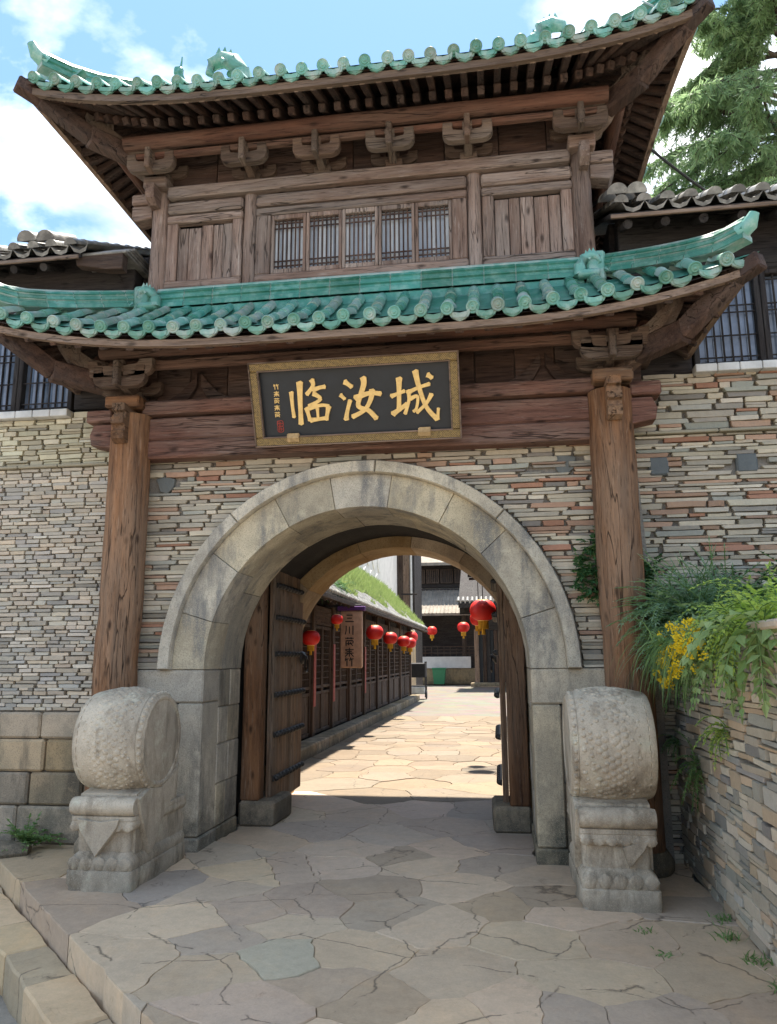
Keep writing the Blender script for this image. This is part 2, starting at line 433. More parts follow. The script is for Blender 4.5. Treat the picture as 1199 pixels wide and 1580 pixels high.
def leafmat(name, a, b, trans=.35):
    t = NT(name, .55, .3)
    g = t.n('ShaderNodeNewGeometry'); r = g.outputs['Random Per Island']
    n = t.noise(2.2, 3)
    c = t.mix(t.math('ADD', t.math('MULTIPLY', r, .6), t.math('MULTIPLY', n, .4)), a, b)
    t.col(c)
    tr = t.n('ShaderNodeBsdfTranslucent'); t.l(c, tr.inputs['Color'])
    ms = t.n('ShaderNodeMixShader'); ms.inputs[0].default_value = trans
    t.l(t.b.outputs[0], ms.inputs[1]); t.l(tr.outputs[0], ms.inputs[2])
    t.l(ms.outputs[0], t.t.nodes['Material Output'].inputs['Surface'])
    return t.m
L_CONIFER = leafmat('conifer_needles', (.17, .28, .12), (.36, .48, .24), .55)
L_FERN = leafmat('fern_leaf', (.14, .28, .14), (.38, .52, .33), .5)
L_IVY = leafmat('ivy_leaf', (.030, .10, .034), (.085, .19, .065))
L_LIME = leafmat('lime_leaf', (.34, .50, .08), (.56, .68, .17), .5)  # lime leaves, colour kept bright to look sunlit while the bed is shaded
L_BROAD = leafmat('broad_leaf', (.22, .36, .11), (.42, .52, .24), .45)
L_GRASS = leafmat('grass_blade', (.11, .22, .06), (.26, .38, .14), .4)
L_MOSS = leafmat('moss_grass', (.24, .33, .10), (.38, .46, .18))
L_YELLOW = leafmat('yellow_petal', (.78, .52, .01), (.88, .68, .03), .3)

# ------------------------------------------------------------------ masonry
def stone_variants(k=26, npt=10, seed=3):
    R = random.Random(seed); out = []
    for q in range(k):
        pts = []
        c = [R.uniform(.05, .22) for _ in range(4)]; e = [R.uniform(.02, .09) for _ in range(4)]
        xs = [(-.5+e[0], -.5+c[0]*.8), (-.5+c[0]*.35, -.5), (R.uniform(-.2, .2), -.5+R.uniform(-.10, .12)), (.5-c[1]*.35, -.5), (.5-e[1], -.5+c[1]*.8),
              (.5-e[2]*.6, .5-c[2]*.8), (.5-c[2]*.35, .5), (R.uniform(-.2, .2), .5+R.uniform(-.12, .10)), (-.5+c[3]*.35, .5), (-.5+e[3]*.6, .5-c[3]*.8)]
        n = len(xs); vs = []; tx, tz = R.uniform(-.05, .05), R.uniform(-.10, .10)
        for x, z in xs: vs.append((x*.98, x*tx+z*tz, z*.90))
        for x, z in xs: vs.append((x, .09, z))
        for x, z in xs: vs.append((x, 1, z))
        fs = [tuple(range(n))]
        for r in range(2):
            for i in range(n):
                j = (i+1) % n; fs.append((r*n+i, (r+1)*n+i, (r+1)*n+j, r*n+j))
        out.append((vs, fs))
    return out
SV = stone_variants()
def sv_mesh(name, mat):
    r = []
    for vs, fs in SV:
        k = MB(); k.add(vs, fs); r.append(k.mesh(name, mat))
    return r
SLATE_ME = sv_mesh('slate_stone', SLATE)
def lay_courses(x0, x1, z0, z1, blocked, h, l, gap, R, zjit=.004):
    """returns (xc, zc, length, height) rectangles of one dry-laid wall"""
    out = []; z = z0
    while z < z1-.012:
        hh = min(R.uniform(*h), z1-z)
        if z1-z-hh < h[0]*.6: hh = z1-z
        iv = [(x0, x1)]
        for a, b in blocked(z+hh*.5, hh):
            nv = []
            for p, q in iv:
                if b <= p or a >= q: nv.append((p, q)); continue
                if a > p: nv.append((p, a))
                if b < q: nv.append((b, q))
            iv = nv
        for p, q in iv:
            x = p
            while x < q-.02:
                ll = R.uniform(*l)*(1.0 if R.random() > .15 else .55)
                if q-x-ll < l[0]*.7: ll = q-x
                if hh > .05 and R.random() < .35 and ll > .1:
                    f = R.uniform(.4, .6)
                    out.append((x+ll/2, z+hh*f/2, ll-gap, hh*f-gap*.8)); out.append((x+ll/2, z+hh*(f+1)/2, ll-gap, hh*(1-f)-gap*.8))
                else: out.append((x+ll/2, z+hh/2+R.uniform(-zjit, zjit), ll-gap, hh-gap))
                x += ll
        z += hh
    return out
def pick(R, pal):
    t = R.random()*sum(w for w, _ in pal)
    for w, c in pal:
        t -= w
        if t <= 0: break
    k = R.uniform(.8, 1.2); return tuple(min(.7, q*k*R.uniform(.985, 1.015)) for q in c)
def pick(R, pal):
    t = R.random()*sum(w for w, _ in pal)
    for w, c in pal:
        t -= w
        if t <= 0: break
    k = R.uniform(.8, 1.2); return tuple(min(.7, q*k*R.uniform(.985, 1.015)) for q in c)
def pick(R, pal):
    t = R.random()*sum(w for w, _ in pal)
    for w, c in pal:
        t -= w
        if t <= 0: break
    k = R.uniform(.8, 1.2); return tuple(min(.7, q*k*R.uniform(.985, 1.015)) for q in c)
def pick(R, pal):
    t = R.random()*sum(w for w, _ in pal)
    for w, c in pal:
        t -= w
        if t <= 0: break
    k = R.uniform(.8, 1.2); return tuple(min(.7, q*k*R.uniform(.985, 1.015)) for q in c)
def pick(R, pal):
    t = R.random()*sum(w for w, _ in pal)
    for w, c in pal:
        t -= w
        if t <= 0: break
    k = R.uniform(.8, 1.2); return tuple(min(.7, q*k*R.uniform(.985, 1.015)) for q in c)
def pick(R, pal):
    t = R.random()*sum(w for w, _ in pal)
    for w, c in pal:
        t -= w
        if t <= 0: break
    k = R.uniform(.8, 1.2); return tuple(min(.7, q*k*R.uniform(.985, 1.015)) for q in c)
def pick(R, pal):
    t = R.random()*sum(w for w, _ in pal)
    for w, c in pal:
        t -= w
        if t <= 0: break
    k = R.uniform(.8, 1.2); return tuple(min(.7, q*k*R.uniform(.985, 1.015)) for q in c)
def pick(R, pal):
    t = R.random()*sum(w for w, _ in pal)
    for w, c in pal:
        t -= w
        if t <= 0: break
    k = R.uniform(.8, 1.2); return tuple(min(.7, q*k*R.uniform(.985, 1.015)) for q in c)
def pick(R, pal):
    t = R.random()*sum(w for w, _ in pal)
    for w, c in pal:
        t -= w
        if t <= 0: break
    k = R.uniform(.8, 1.2); return tuple(min(.7, q*k*R.uniform(.985, 1.015)) for q in c)
def pick(R, pal):
    t = R.random()*sum(w for w, _ in pal)
    for w, c in pal:
        t -= w
        if t <= 0: break
    k = R.uniform(.8, 1.2); return tuple(min(.7, q*k*R.uniform(.985, 1.015)) for q in c)
def pick(R, pal):
    t = R.random()*sum(w for w, _ in pal)
    for w, c in pal:
        t -= w
        if t <= 0: break
    k = R.uniform(.8, 1.2); return tuple(min(.7, q*k*R.uniform(.985, 1.015)) for q in c)
def pick(R, pal):
    t = R.random()*sum(w for w, _ in pal)
    for w, c in pal:
        t -= w
        if t <= 0: break
    k = R.uniform(.8, 1.2); return tuple(min(.7, q*k*R.uniform(.985, 1.015)) for q in c)
def pick(R, pal):
    t = R.random()*sum(w for w, _ in pal)
    for w, c in pal:
        t -= w
        if t <= 0: break
    k = R.uniform(.8, 1.2); return tuple(min(.7, q*k*R.uniform(.985, 1.015)) for q in c)
def pick(R, pal):
    t = R.random()*sum(w for w, _ in pal)
    for w, c in pal:
        t -= w
        if t <= 0: break
    k = R.uniform(.8, 1.2); return tuple(min(.7, q*k*R.uniform(.985, 1.015)) for q in c)
def pick(R, pal):
    t = R.random()*sum(w for w, _ in pal)
    for w, c in pal:
        t -= w
        if t <= 0: break
    k = R.uniform(.8, 1.2); return tuple(min(.7, q*k*R.uniform(.985, 1.015)) for q in c)
def pick(R, pal):
    t = R.random()*sum(w for w, _ in pal)
    for w, c in pal:
        t -= w
        if t <= 0: break
    k = R.uniform(.8, 1.2); return tuple(min(.7, q*k*R.uniform(.985, 1.015)) for q in c)
PAL_MID = [(5, (.36, .32, .255)), (4, (.29, .265, .22)), (2.2, (.30, .20, .145)), (1.6, (.40, .365, .30)), (1.3, (.19, .175, .155)), (.8, (.26, .14, .095)), (1, (.25, .25, .22))]
PAL_PALE = [(5, (.38, .355, .27)), (4, (.33, .30, .225)), (1, (.27, .25, .20)), (1, (.43, .40, .32))]
PAL_GREY = [(4, (.335, .312, .270)), (4, (.37, .33, .275)), (2, (.295, .283, .26)), (1.4, (.385, .33, .265)), (1, (.24, .23, .212)), (1, (.41, .38, .33))]
PAL_RET = [(4, (.34, .30, .24)), (3, (.27, .26, .225)), (2, (.36, .28, .20)), (1, (.21, .20, .185)), (1, (.40, .36, .29))]
def masonry(stones, parent, R, pal, place, nmax, shown, meshes=None, thick=.10, color_at=None, name='slate_stone', stuff='slate_infill', jit=.010):
    """place(x, z, l, h, depth_shift) -> matrix; shown(x, z) says whether the photo shows it"""
    meshes = meshes or SLATE_ME
    rows = []
    for x, z, l, h in stones: rows.append((l*h if shown(x, z) else -1, x, z, l, h))
    rows.sort(key=lambda q: -q[0]); k = MB()
    for i, (a, x, z, l, h) in enumerate(rows):
        c = color_at(x, z, R) if color_at else pick(R, pal)
        M = place(x, z, l, h, R.uniform(-jit, jit)) @ Matrix.Rotation(rad(R.gauss(0, .55)), 4, 'Y') @ Matrix.Diagonal((l*R.choice((1, -1)), thick, h, 1))
        v = R.randrange(len(meshes))
        if i < nmax and a > 0:
            o = bpy.data.objects.new(name, meshes[v]); o.color = (*c, 1); put(o, parent, M)
        else:
            vs, fs = SV[v]
            k.add(vs, fs, c, M)
    if k.v:
        o = k.build(stuff, SLATE_J, parent); o['kind'] = 'stuff'

# ------------------------------------------------------------------ ground, paving, steps
def gbox(name, poly, z0, z1, mat):
    k = MB(); k.prism(poly, z1, z0, 'xy'); o = k.build(name, mat); o['kind'] = 'structure'; return o
k = MB(); k.add([(-400, -400, -.40), (400, -400, -.40), (400, 400, -.40), (-400, 400, -.40)], [(0, 1, 2, 3)])
o = k.build('ground', granite('far_paving', (.30, .262, .215), (.36, .315, .255), (.22, .2, .17), .4, use_obj=False, speck=.2)); o['kind'] = 'structure'
DIAG = lambda x: -3.52-x            # platform edge: x + y = -3.52
PLAT = [(-9, 5.54), (-9, 6), (9, 6), (9, -9), (5.54, -9)]
pave = gbox('pavement', PLAT, -.42, -.028, JOINT)
street = gbox('street', [(-2.3, 6.003), (2.2, 6.003), (2.2, 60), (-14, 60), (-14, 26), (-2.75, 26)], -.42, -.030, None)
def street_mat():
    t = NT('street_paving', .75, .25)
    v = t.n('ShaderNodeTexVoronoi', feature='DISTANCE_TO_EDGE'); v.inputs['Scale'].default_value = 1.5
    v2 = t.n('ShaderNodeTexVoronoi'); v2.inputs['Scale'].default_value = 1.5
    d = t.n('ShaderNodeVectorMath', operation='ADD'); nz = t.n('ShaderNodeTexNoise'); nz.inputs['Scale'].default_value = 2.5
    sc = t.n('ShaderNodeVectorMath', operation='SCALE'); sc.inputs[3].default_value = .35
    t.l(t.pos(), nz.inputs['Vector']); t.l(nz.outputs['Color'], sc.inputs[0]); t.l(t.pos(), d.inputs[0]); t.l(sc.outputs[0], d.inputs[1])
    t.l(d.outputs[0], v.inputs['Vector']); t.l(d.outputs[0], v2.inputs['Vector'])
    n = t.noise(8, 6)
    base = t.mix(t.noise(1.3, 3), (.17, .14, .112), (.15, .13, .108))  # lane base colour darkened against the sun, like the lane slabs
    c = t.mix(.18, base, v2.outputs['Color'], 'SOFT_LIGHT')
    e = t.ramp(v.outputs['Distance'], [(0, .7), (.035, 0)])
    c = t.mix(e, c, (.14, .11, .08)); c = t.mix(t.ramp(n, [(.4, 0), (.7, .35)]), c, (.20, .17, .13))
    t.bump(t.math('SUBTRACT', t.math('MULTIPLY', n, .4), e), .4, .02)
    return t.col(c)
street.data.materials.clear(); street.data.materials.append(street_mat())

def clip(poly, nx, ny, d):              # keep nx*x+ny*y<=d
    out = []
    for i in range(len(poly)):
        a, b = poly[i], poly[(i+1) % len(poly)]
        da, db = nx*a[0]+ny*a[1]-d, nx*b[0]+ny*b[1]-d
        if da <= 0: out.append(a)
        if (da < 0) != (db < 0) and da != db:
            t = da/(da-db); out.append((a[0]+(b[0]-a[0])*t, a[1]+(b[1]-a[1])*t))
    return out
R = random.Random(5)
SEEDS = [(-2.75, -0.35), (-1.79, -1.46), (-1.27, -0.98), (-0.94, -1.05), (-0.79, -1.73), (-0.89, -2.41), (-0.1, -2.24), (-0.36, -2.48), (-0.49, -2.01), (-0.51, -1.48), (-0.19, -1.73), (0.21, -2.53), (0.29, -2.07), (-0.07, -2.83), (0.56, -2.71), (-0.17, -1.3), (-0.16, -0.3), (0.42, -1.36), (0.72, -1.58), (0.91, -0.79), (0.91, -2.39), (0.22, -0.96), (0.52, -0.22), (1.09, -0.15), (-0.55, -0.45), (-0.78, -0.57), (-1.29, -0.09), (1.38, -1.72), (1.65, -2.38), (1.86, -1.73), (2.41, -1.66), (2.29, -2.23), (2.47, -2.6), (1.44, -0.39), (1.57, -1.34), (1.86, -2.72), (1.44, -2.76), (1.24, -2.72), (0.91, -2.93), (2.75, -2.07), (-0.67, 0.89), (-0.28, 1.79), (0.28, 2.1), (0.12, 0.71), (0.69, 1.25), (1.14, 0.63), (0.69, 0.29), (0.33, 0.03), (-0.09, 0.2), (-1.01, 0.5), (0.97, 2.04), (-0.87, 2.28), (-0.35, 2.84), (0.43, 3.07), (1.33, 1.33), (1.5, -0.95), (1.19, -1.13), (2.48, -1.03), (2.4, -0.6), (-1.63, -0.38), (-3.08, 0.38), (-1.16, 1.68), (0.03, 3.76), (0.89, 3.6), (-0.97, 3.92)]
fore = len(SEEDS)
y = -3.3
while y > -6.2:                          # in front of the picture's lower edge
    x = -2.4+R.uniform(-.2, .2)
    while x < 3.2:
        if x+y > -6.9: SEEDS.append((x, y+R.uniform(-.12, .12)))
        x += R.uniform(.55, .8)
    y -= .62
y = 4.55
while y < 14.5:
    x = -2.2+R.uniform(-.2, .2)
    while x < 2.2:
        SEEDS.append((x, y+R.uniform(-.2, .2))); x += R.uniform(.45, .85)
    y += R.uniform(.5, .7)
TINT = {2: (.205, .20, .20), 6: (.262, .268, .238), 0: (.275, .245, .195), 5: (.315, .282, .235), 12: (.315, .278, .226), 28: (.315, .285, .235), 27: (.31, .28, .23)}
nfl = 0
for i, (sx, sy) in enumerate(SEEDS):
    poly = [(sx-1.4, sy-1.4), (sx+1.4, sy-1.4), (sx+1.4, sy+1.4), (sx-1.4, sy+1.4)]
    for j, (tx, ty) in enumerate(SEEDS):
        if j == i or abs(tx-sx) > 2.8 or abs(ty-sy) > 2.8: continue
        nx, ny = tx-sx, ty-sy; poly = clip(poly, nx, ny, (tx*tx+ty*ty-sx*sx-sy*sy)/2)
        if not poly: break
    if len(poly) < 3: continue
    if sy < 5: poly = clip(poly, -1, -1, 3.55)          # kerb line of the diagonal edge
    poly = clip(poly, 1, 0, 2.63 if sy < .2 else (1.48 if sy < 3.2 else 1.75))
    if sy > .4: poly = clip(poly, -1, 0, 1.46 if sy < 3.1 else 2.06)
    if len(poly) < 3: continue
    # subdivide and roughen the outline; neighbours share the same noise so joints stay even
    pts = []
    for a, b in zip(poly, poly[1:]+poly[:1]):
        n = max(1, int(math.dist(a, b)/.055))
        for q in range(n):
            t = q/n; x, y = a[0]+(b[0]-a[0])*t, a[1]+(b[1]-a[1])*t
            v = noise.noise_vector(Vector((x*2.6, y*2.6, 3)))*.075+noise.noise_vector(Vector((x*11, y*11, 9)))*.026+noise.noise_vector(Vector((x*31, y*31, 5)))*.008
            pts.append((x+v.x, y+v.y))
    edge = min(x+y for x, y in pts) < -3.44 and sy < 5
    if edge: pts = [((x+(-3.52-x-y)/2, y+(-3.52-x-y)/2) if x+y < -3.52 else (x, y)) for x, y in pts]
    g = R.choice((.0008, .0015, .003, .006)) if sy < 3.5 else R.uniform(.004, .012)
    ins = inset(pts, g)
    zz = R.uniform(-.0045, .0045)
    k = MB(); n = len(ins); in2 = inset(ins, R.uniform(.003, .008))
    vs = [(x, y, -.42 if edge else -.05) for x, y in ins]+[(x, y, zz-.007+noise.noise(Vector((x*6, y*6, 0)))*.004) for x, y in ins]+[(x, y, zz+noise.noise(Vector((x*3, y*3, 7)))*.004) for x, y in in2]
    fs = [tuple(2*n+q for q in range(n))]
    for r in range(2):
        for q in range(n): fs.append((r*n+q, r*n+(q+1) % n, (r+1)*n+(q+1) % n, (r+1)*n+q))
    k.add(vs, fs)
    c = TINT.get(i) or pick(R, [(3, (.295, .262, .222)), (2, (.285, .256, .225)), (1, (.268, .25, .228)), (1.2, (.305, .268, .218))])
    if sy > 2.7: c = tuple(q*.37 for q in c)  # lane slabs past the arch darkened in colour to offset the sunlight
    if .6 < sy < 2.7 and i not in TINT: c = (c[0]*.9, c[1]*.93, c[2]*1.02)  # passage slabs darker and cooler: shade of the arch put into their colour
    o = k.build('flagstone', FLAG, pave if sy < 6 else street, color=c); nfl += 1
# kerb stones along the diagonal edge and the two lower steps
def diag(a0, a1, d0, d1, z0, z1, name, parent, c, b=.018):
    """a block between distances d0..d1 outward of the line x+y=-3.36, from a0 to a1 along it (towards +x,-y)"""
    s2 = math.sqrt(.5); base = Vector((-2.80, -.56, 0))
    P = lambda a, d: (base.x+(a-d)*s2, base.y-(a+d)*s2)
    k = MB(); q = [P(a0, d0), P(a1, d0), P(a1, d1), P(a0, d1)][::-1]
    n = 9; pts = []
    for A, B in zip(q, q[1:]+q[:1]):
        for t in range(n):
            x, y = A[0]+(B[0]-A[0])*t/n, A[1]+(B[1]-A[1])*t/n
            v = noise.noise_vector(Vector((x*7, y*7, z1)))*.016; pts.append((x+v.x, y+v.y))
    k.prism(pts, z1, z0, 'xy', b)
    return k.build(name, FLAG, parent, color=c)
R = random.Random(8)
stepA = gbox('lower_step', [(-9, 4.7), (-9, 4.9), (4.9, -9), (4.7, -9)], -.42, -.36, JOINT)
a = -3.4
while a < 4.4:
    l = R.uniform(.5, .9); diag(a+.005, a+l-.005, R.uniform(.118, .126), .385+R.uniform(-.012, .012), -.42, -.16+R.uniform(-.006, .006), 'step_slab', stepA, pick(R, [(1, (.29, .25, .185)), (1, (.25, .23, .19)), (1, (.33, .285, .22))])); a += l
# rough cobbles below the steps
cob = gbox('lower_street', [(-12, 6.5), (-12, -9.4), (4.8, -9.4)], -.42, -.372, JOINT)
for q in range(150):
    a = R.uniform(-1.6, 3.0); d = .45+R.random()*.9; s2 = math.sqrt(.5)
    x, y = -2.80+(a-d)*s2, -.56-(a+d)*s2
    pts = [(x+math.cos(t*math.pi/4+.3)*R.uniform(.055, .10), y+math.sin(t*math.pi/4+.3)*R.uniform(.055, .09)) for t in range(8)]
    k = MB(); k.prism(pts, -.345+R.uniform(-.012, .012), -.40, 'xy', .02)
    k.build('cobble', FLAG, cob, color=pick(R, [(1, (.15, .145, .13)), (1, (.21, .19, .155))]))

# ------------------------------------------------------------------ gate wall with the arch
gw = thing('gate_wall', 'slate masonry wall with the big round stone arch and open wooden doors', 'wall', (0, 0, 0))
ZC = 1.557; RI = 1.46; RO = 1.77; RH = 1.885
def archprof(r, zc, x0, x1, z1, n=36):
    """solid profile with an arched hole, as two halves to keep faces simple"""
    arc = [(r*math.cos(t), zc+r*math.sin(t)) for t in [math.pi*i/n for i in range(n+1)]]
    return arc
def arch_mass(name, r, zc, y0, y1, x0, x1, z1, mat, parent, z0=-.1):
    n = 32; arc = [(r*math.cos(math.pi*i/n), zc+r*math.sin(math.pi*i/n)) for i in range(n+1)]
    outer = []
    for x, z in arc:
        outer.append((x1 if x > 0 and False else x, z1))
    path_in = [(r, z0)]+arc+[(-r, z0)]
    path_out = [(x1, z0), (x1, zc)]+[(x1+(x0-x1)*i/(n-2+2), z1) for i in range(1, n)]+[(x0, zc), (x0, z0)]
    m = len(path_in); path_out = path_out[:m] if len(path_out) >= m else path_out+[(x0, z0)]*(m-len(path_out))
    path_out[-1] = (x0, z0)
    vs = [(x, y, z) for y in (y0, y1) for pth in (path_in, path_out) for x, z in pth]
    I = lambda f, o, i: f*2*m+o*m+i
    fs = []
    for i in range(m-1):
        fs.append((I(0, 0, i), I(0, 0, i+1), I(0, 1, i+1), I(0, 1, i)))
        fs.append((I(1, 0, i), I(1, 1, i), I(1, 1, i+1), I(1, 0, i+1)))
        fs.append((I(0, 0, i), I(1, 0, i), I(1, 0, i+1), I(0, 0, i+1)))
        fs.append((I(0, 1, i), I(0, 1, i+1), I(1, 1, i+1), I(1, 1, i)))
    k = MB(); k.add(vs, fs); return k.build(name, mat, parent)
arch_mass('wall_core', 1.52, ZC, .045, .955, -2.55, 2.55, 4.9, MORTAR, gw)
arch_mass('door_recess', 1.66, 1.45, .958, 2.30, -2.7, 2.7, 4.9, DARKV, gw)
arch_mass('rear_core', 1.50, ZC, 2.303, 3.02, -2.7, 2.7, 4.9, MORTAR, gw)
def voussoir(name, r0, r1, t0, t1, y0, y1, mat, parent, zc=ZC, gap=.0018, bev=.005, steps=None):
    n = steps or max(4, int((t1-t0)/6)); g0, g1 = gap/r0, gap/r1
    pts = [(r0*math.cos(rad(t0)+g0+(rad(t1-t0)-2*g0)*i/n), zc+r0*math.sin(rad(t0)+g0+(rad(t1-t0)-2*g0)*i/n)) for i in range(n+1)]
    pts += [(r1*math.cos(rad(t1)-g1-(rad(t1-t0)-2*g1)*i/n), zc+r1*math.sin(rad(t1)-g1-(rad(t1-t0)-2*g1)*i/n)) for i in range(n+1)]
    pts = pts[::-1]
    k = MB(); k.prism(pts, y0, y1, 'xz', bev); return k.build(name, mat, parent, 30)
TJ = [0, 17, 43, 61.5, 81, 100, 118, 143, 163, 180]
for i in range(9):
    voussoir('arch_stone', RI, RO-.004, TJ[i], TJ[i+1], -.055-.006*(i % 2), .40, ARCH, gw)
TB = [0, 26, 52, 74, 96, 121, 150, 180]
for i in range(7):
    voussoir('soffit_stone', RI+.004*(i % 2), 1.62, TB[i], TB[i+1], .404, .956, ARCH, gw)
TH = [-.0, 47, 86, 131, 180]
for i in range(4):
    voussoir('hood_stone', RO-.002, RH, TH[i], TH[i+1], -.13, .06, ARCH, gw, bev=.018)
TR = [0, 30, 58, 83, 108, 140, 180]
for i in range(6):
    voussoir('rear_arch_stone', 1.42, 1.60, TR[i], TR[i+1], 2.29, 3.03, RSTONE, gw)
for s in (-1, 1):
    X = lambda a, b: (min(s*a, s*b), max(s*a, s*b))
    # impost block, pier, plinth, jamb courses, ashlar beside the pier
    box('pier_block', *X(RI, 2.16), -.055, .36, 1.262, 1.555, PIER, gw, .014)
    box('pier_block', *X(RI+.004, 1.70), -.05, .36, .118, 1.258, PIER, gw, .014)
    box('pier_block', *X(1.704, 2.15), -.035, .36, .62, 1.258, PIER, gw, .014)
    box('pier_block', *X(1.704, 2.15), -.03, .36, .0, .616, ASHLAR, gw, .014)
    box('pier_plinth', *X(RI-.012, 1.715), -.075, .38, -.03, .115, PIER, gw, .014)
    zz = [.118, .50, .86, 1.20, 1.555]
    for q in range(4):
        sp = .66 if q % 2 else .62
        box('jamb_stone', *X(RI+.003*(q % 2), 1.70), .364, sp-.003, zz[q]+.002, zz[q+1]-.002, PIER, gw, .01)
        box('jamb_stone', *X(RI+.004*((q+1) % 2), 1.70), sp+.001, .956, zz[q]+.002, zz[q+1]-.002, PIER, gw, .01)
    box('pier_plinth', *X(RI-.010, 1.71), .384, .95, -.03, .114, PIER, gw, .012)
    # rear jambs
    zr = [-.03, .42, .80, 1.2, 1.555]
    for q in range(4): box('rear_jamb_stone', *X(1.42+.004*(q % 2), 1.60), 2.29, 3.03, zr[q]+.002, zr[q+1]-.002, RSTONE, gw, .012)
    # stone carrying the door post
    k = MB(); M = Matrix.Translation((s*1.27, 1.33, .115)) @ Matrix.Rotation(rad(2*s), 4, 'Z')
    k.cbox((0, 0, 0), (.37, .66, .25), .03, M); k.build('door_stone', ASHLAR, gw)
    # door post and the leaf folded back into the passage
    box('door_post', *X(1.255, 1.45), 1.02, 1.20, .243, 2.62, wd('column', 'z'), gw, .012)
    dl = MB(); dl.cbox((s*1.235, 1.845, 1.42), (.03, 1.22, 2.5), .004)
    leaf = dl.build('gate_door', wd('door', 'z'), gw)
    R = random.Random(3+s); yy = 1.235; pl = []
    while yy < 2.40:
        w = min(R.uniform(.13, .2), 2.455-yy)
        if 2.455-yy-w < .08: w = 2.455-yy
        zt = 2.69+R.uniform(-.012, .012); zb = .15+R.uniform(0, .02)
        box('door_plank', *X(1.19+R.uniform(0, .006), 1.222), yy+.003, yy+w-.003, zb, zt, wd('door', 'z'), leaf, .006); yy += w
    for z in (.42, .86, 1.27, 1.70, 2.09, 2.44):
        st = MB(); st.cbox((s*1.178, 1.85, z), (.020, 1.18, .055), .004)
        st.build('iron_strap', IRON, leaf)
        for q in range(9):
            M = Matrix.Translation((s*1.170, 1.32+q*.132, z)) @ Matrix.Rotation(rad(-90*s), 4, 'Y')
            b = MB(); b.lathe([(.032, 0), (.031, .012), (.022, .030), (.008, .040)], 8, M); b.build('stud', IRON, leaf, 50)
    kn = MB(); ring = []
    M = Matrix.Translation((s*1.165, 2.30, 1.66)) @ Matrix.Rotation(rad(-90*s), 4, 'Y')
    kn.lathe([(.08, 0), (.075, .02), (.03, .05), (.02, .075)], 14, M)
    kn.tube([(s*1.105, 2.30+.075*math.sin(t*math.pi/8), 1.575+.085*math.cos(t*math.pi/8)) for t in range(17)], .011, 6, False)
    kn.build('ring_handle', IRON, leaf, 40)
def arch_block(z, hh):
    d = max(0, z-hh*.5-ZC)
    if d < RH: 
        w = math.sqrt(max(0, RH*RH-d*d)); return [(-w-.008, w+.008)]
    return []
R = random.Random(21)
st = lay_courses(-2.16, 2.16, 1.56, 3.53, arch_block, (.022, .054), (.12, .50), .004, R)
PATCHES = [(-2.05, 3.22, .20, .17), (1.72, 3.26, .22, .19)]
def inpatch(x, z, P): return any(px-.02 < x < px+w+.02 and pz < z < pz+h for px, pz, w, h in P)
st = [q for q in st if not inpatch(q[0], q[1], PATCHES)]
flat = lambda y: (lambda x, z, l, h, d: Matrix.Translation((x, y+d, z)))
masonry(st, gw, R, PAL_MID, flat(0), 300, lambda x, z: True)
for px, pz, w, h in PATCHES:
    k = MB()
    pts = [(px+R.uniform(-.01, .02), pz+h*.9), (px+w*.5, pz+h), (px+w, pz+h*.85), (px+w*.9, pz+h*.3), (px+w*.6, pz), (px+w*.25, pz+h*.12)]
    k.prism(pts[::-1], .008, .08, 'xz', .01); k.build('dark_patch_stone', SLATE, gw, color=(.115, .125, .125))

# ------------------------------------------------------------------ wing walls
def wing(s):
    lab = ('low slate wall right of the gate behind the flowering plants' if s > 0 else 'pale thin-coursed stone wall left of the gate on granite blocks')
    w = thing('wing_wall', lab, 'wall', (s*3.4, .1, 0))
    X = lambda a, b: (min(s*a, s*b), max(s*a, s*b))
    box('wall_core', *X(2.2, 7), .12, .6, -.4, 4.14, MORTAR, w)
    R = random.Random(40+s)
    a0, a1 = X(2.18, 7.0)
    vis = lambda x, z: abs(x) < 4.05
    if s < 0:
        st = lay_courses(a0, a1, 1.18, 3.54, lambda z, h: [], (.028, .046), (.09, .26), .0045, R)
        masonry(st, w, R, PAL_GREY, flat(.075), 240, vis)
        st = lay_courses(a0, a1, 3.575, 4.12, lambda z, h: [], (.044, .058), (.14, .28), .005, R, .001)
        masonry(st, w, R, PAL_PALE, flat(.06), 60, vis, name='pale_stone', stuff='pale_infill')
        zz = [-.38, 0.0, .335, .63, .925, 1.17]
        for q in range(5):
            x = 2.18-R.uniform(0, .3)
            while x < 6.5:
                l = R.uniform(.42, .85)
                box('ashlar_block', *X(max(x, 2.17)+.005, x+l-.005), .05+R.uniform(-.012, .012), .5, zz[q]+.004, zz[q+1]-.004, ASHLAR, w, .02); x += l
    else:
        P2 = [(2.58, 3.23, .17, .18), (3.32, 3.23, .18, .18)]
        st = lay_courses(a0, a1, 0, 3.60, lambda z, h: [], (.024, .058), (.14, .55), .004, R)
        st = [q for q in st if not inpatch(q[0], q[1], P2)]
        masonry(st, w, R, PAL_MID, flat(.075), 270, lambda x, z: x < 3.95 and (z > 1.8 or x < 2.7))
        for px, pz, ww, h in P2:
            box('dark_patch_stone', px, px+ww, .07, .16, pz+.005, pz+h-.005, SLATE, w, .015).color = (.10, .112, .118, 1)
        st = lay_courses(a0, a1, 3.64, 4.17, lambda z, h: [], (.034, .066), (.16, .45), .004, R)
        masonry(st, w, R, PAL_MID, flat(.06), 60, lambda x, z: x < 3.95, name='upper_stone', stuff='upper_infill')
    zt = 3.545 if s < 0 else 3.605; x = 2.2
    while x < 7:
        l = R.uniform(.35, .7)
        o = box('ledge_slab', *X(x+.004, x+l-.004), .03, .3, zt, zt+.028, SLATE, w, .006); o.color = (.24, .22, .17, 1); x += l
wing(-1); wing(1)
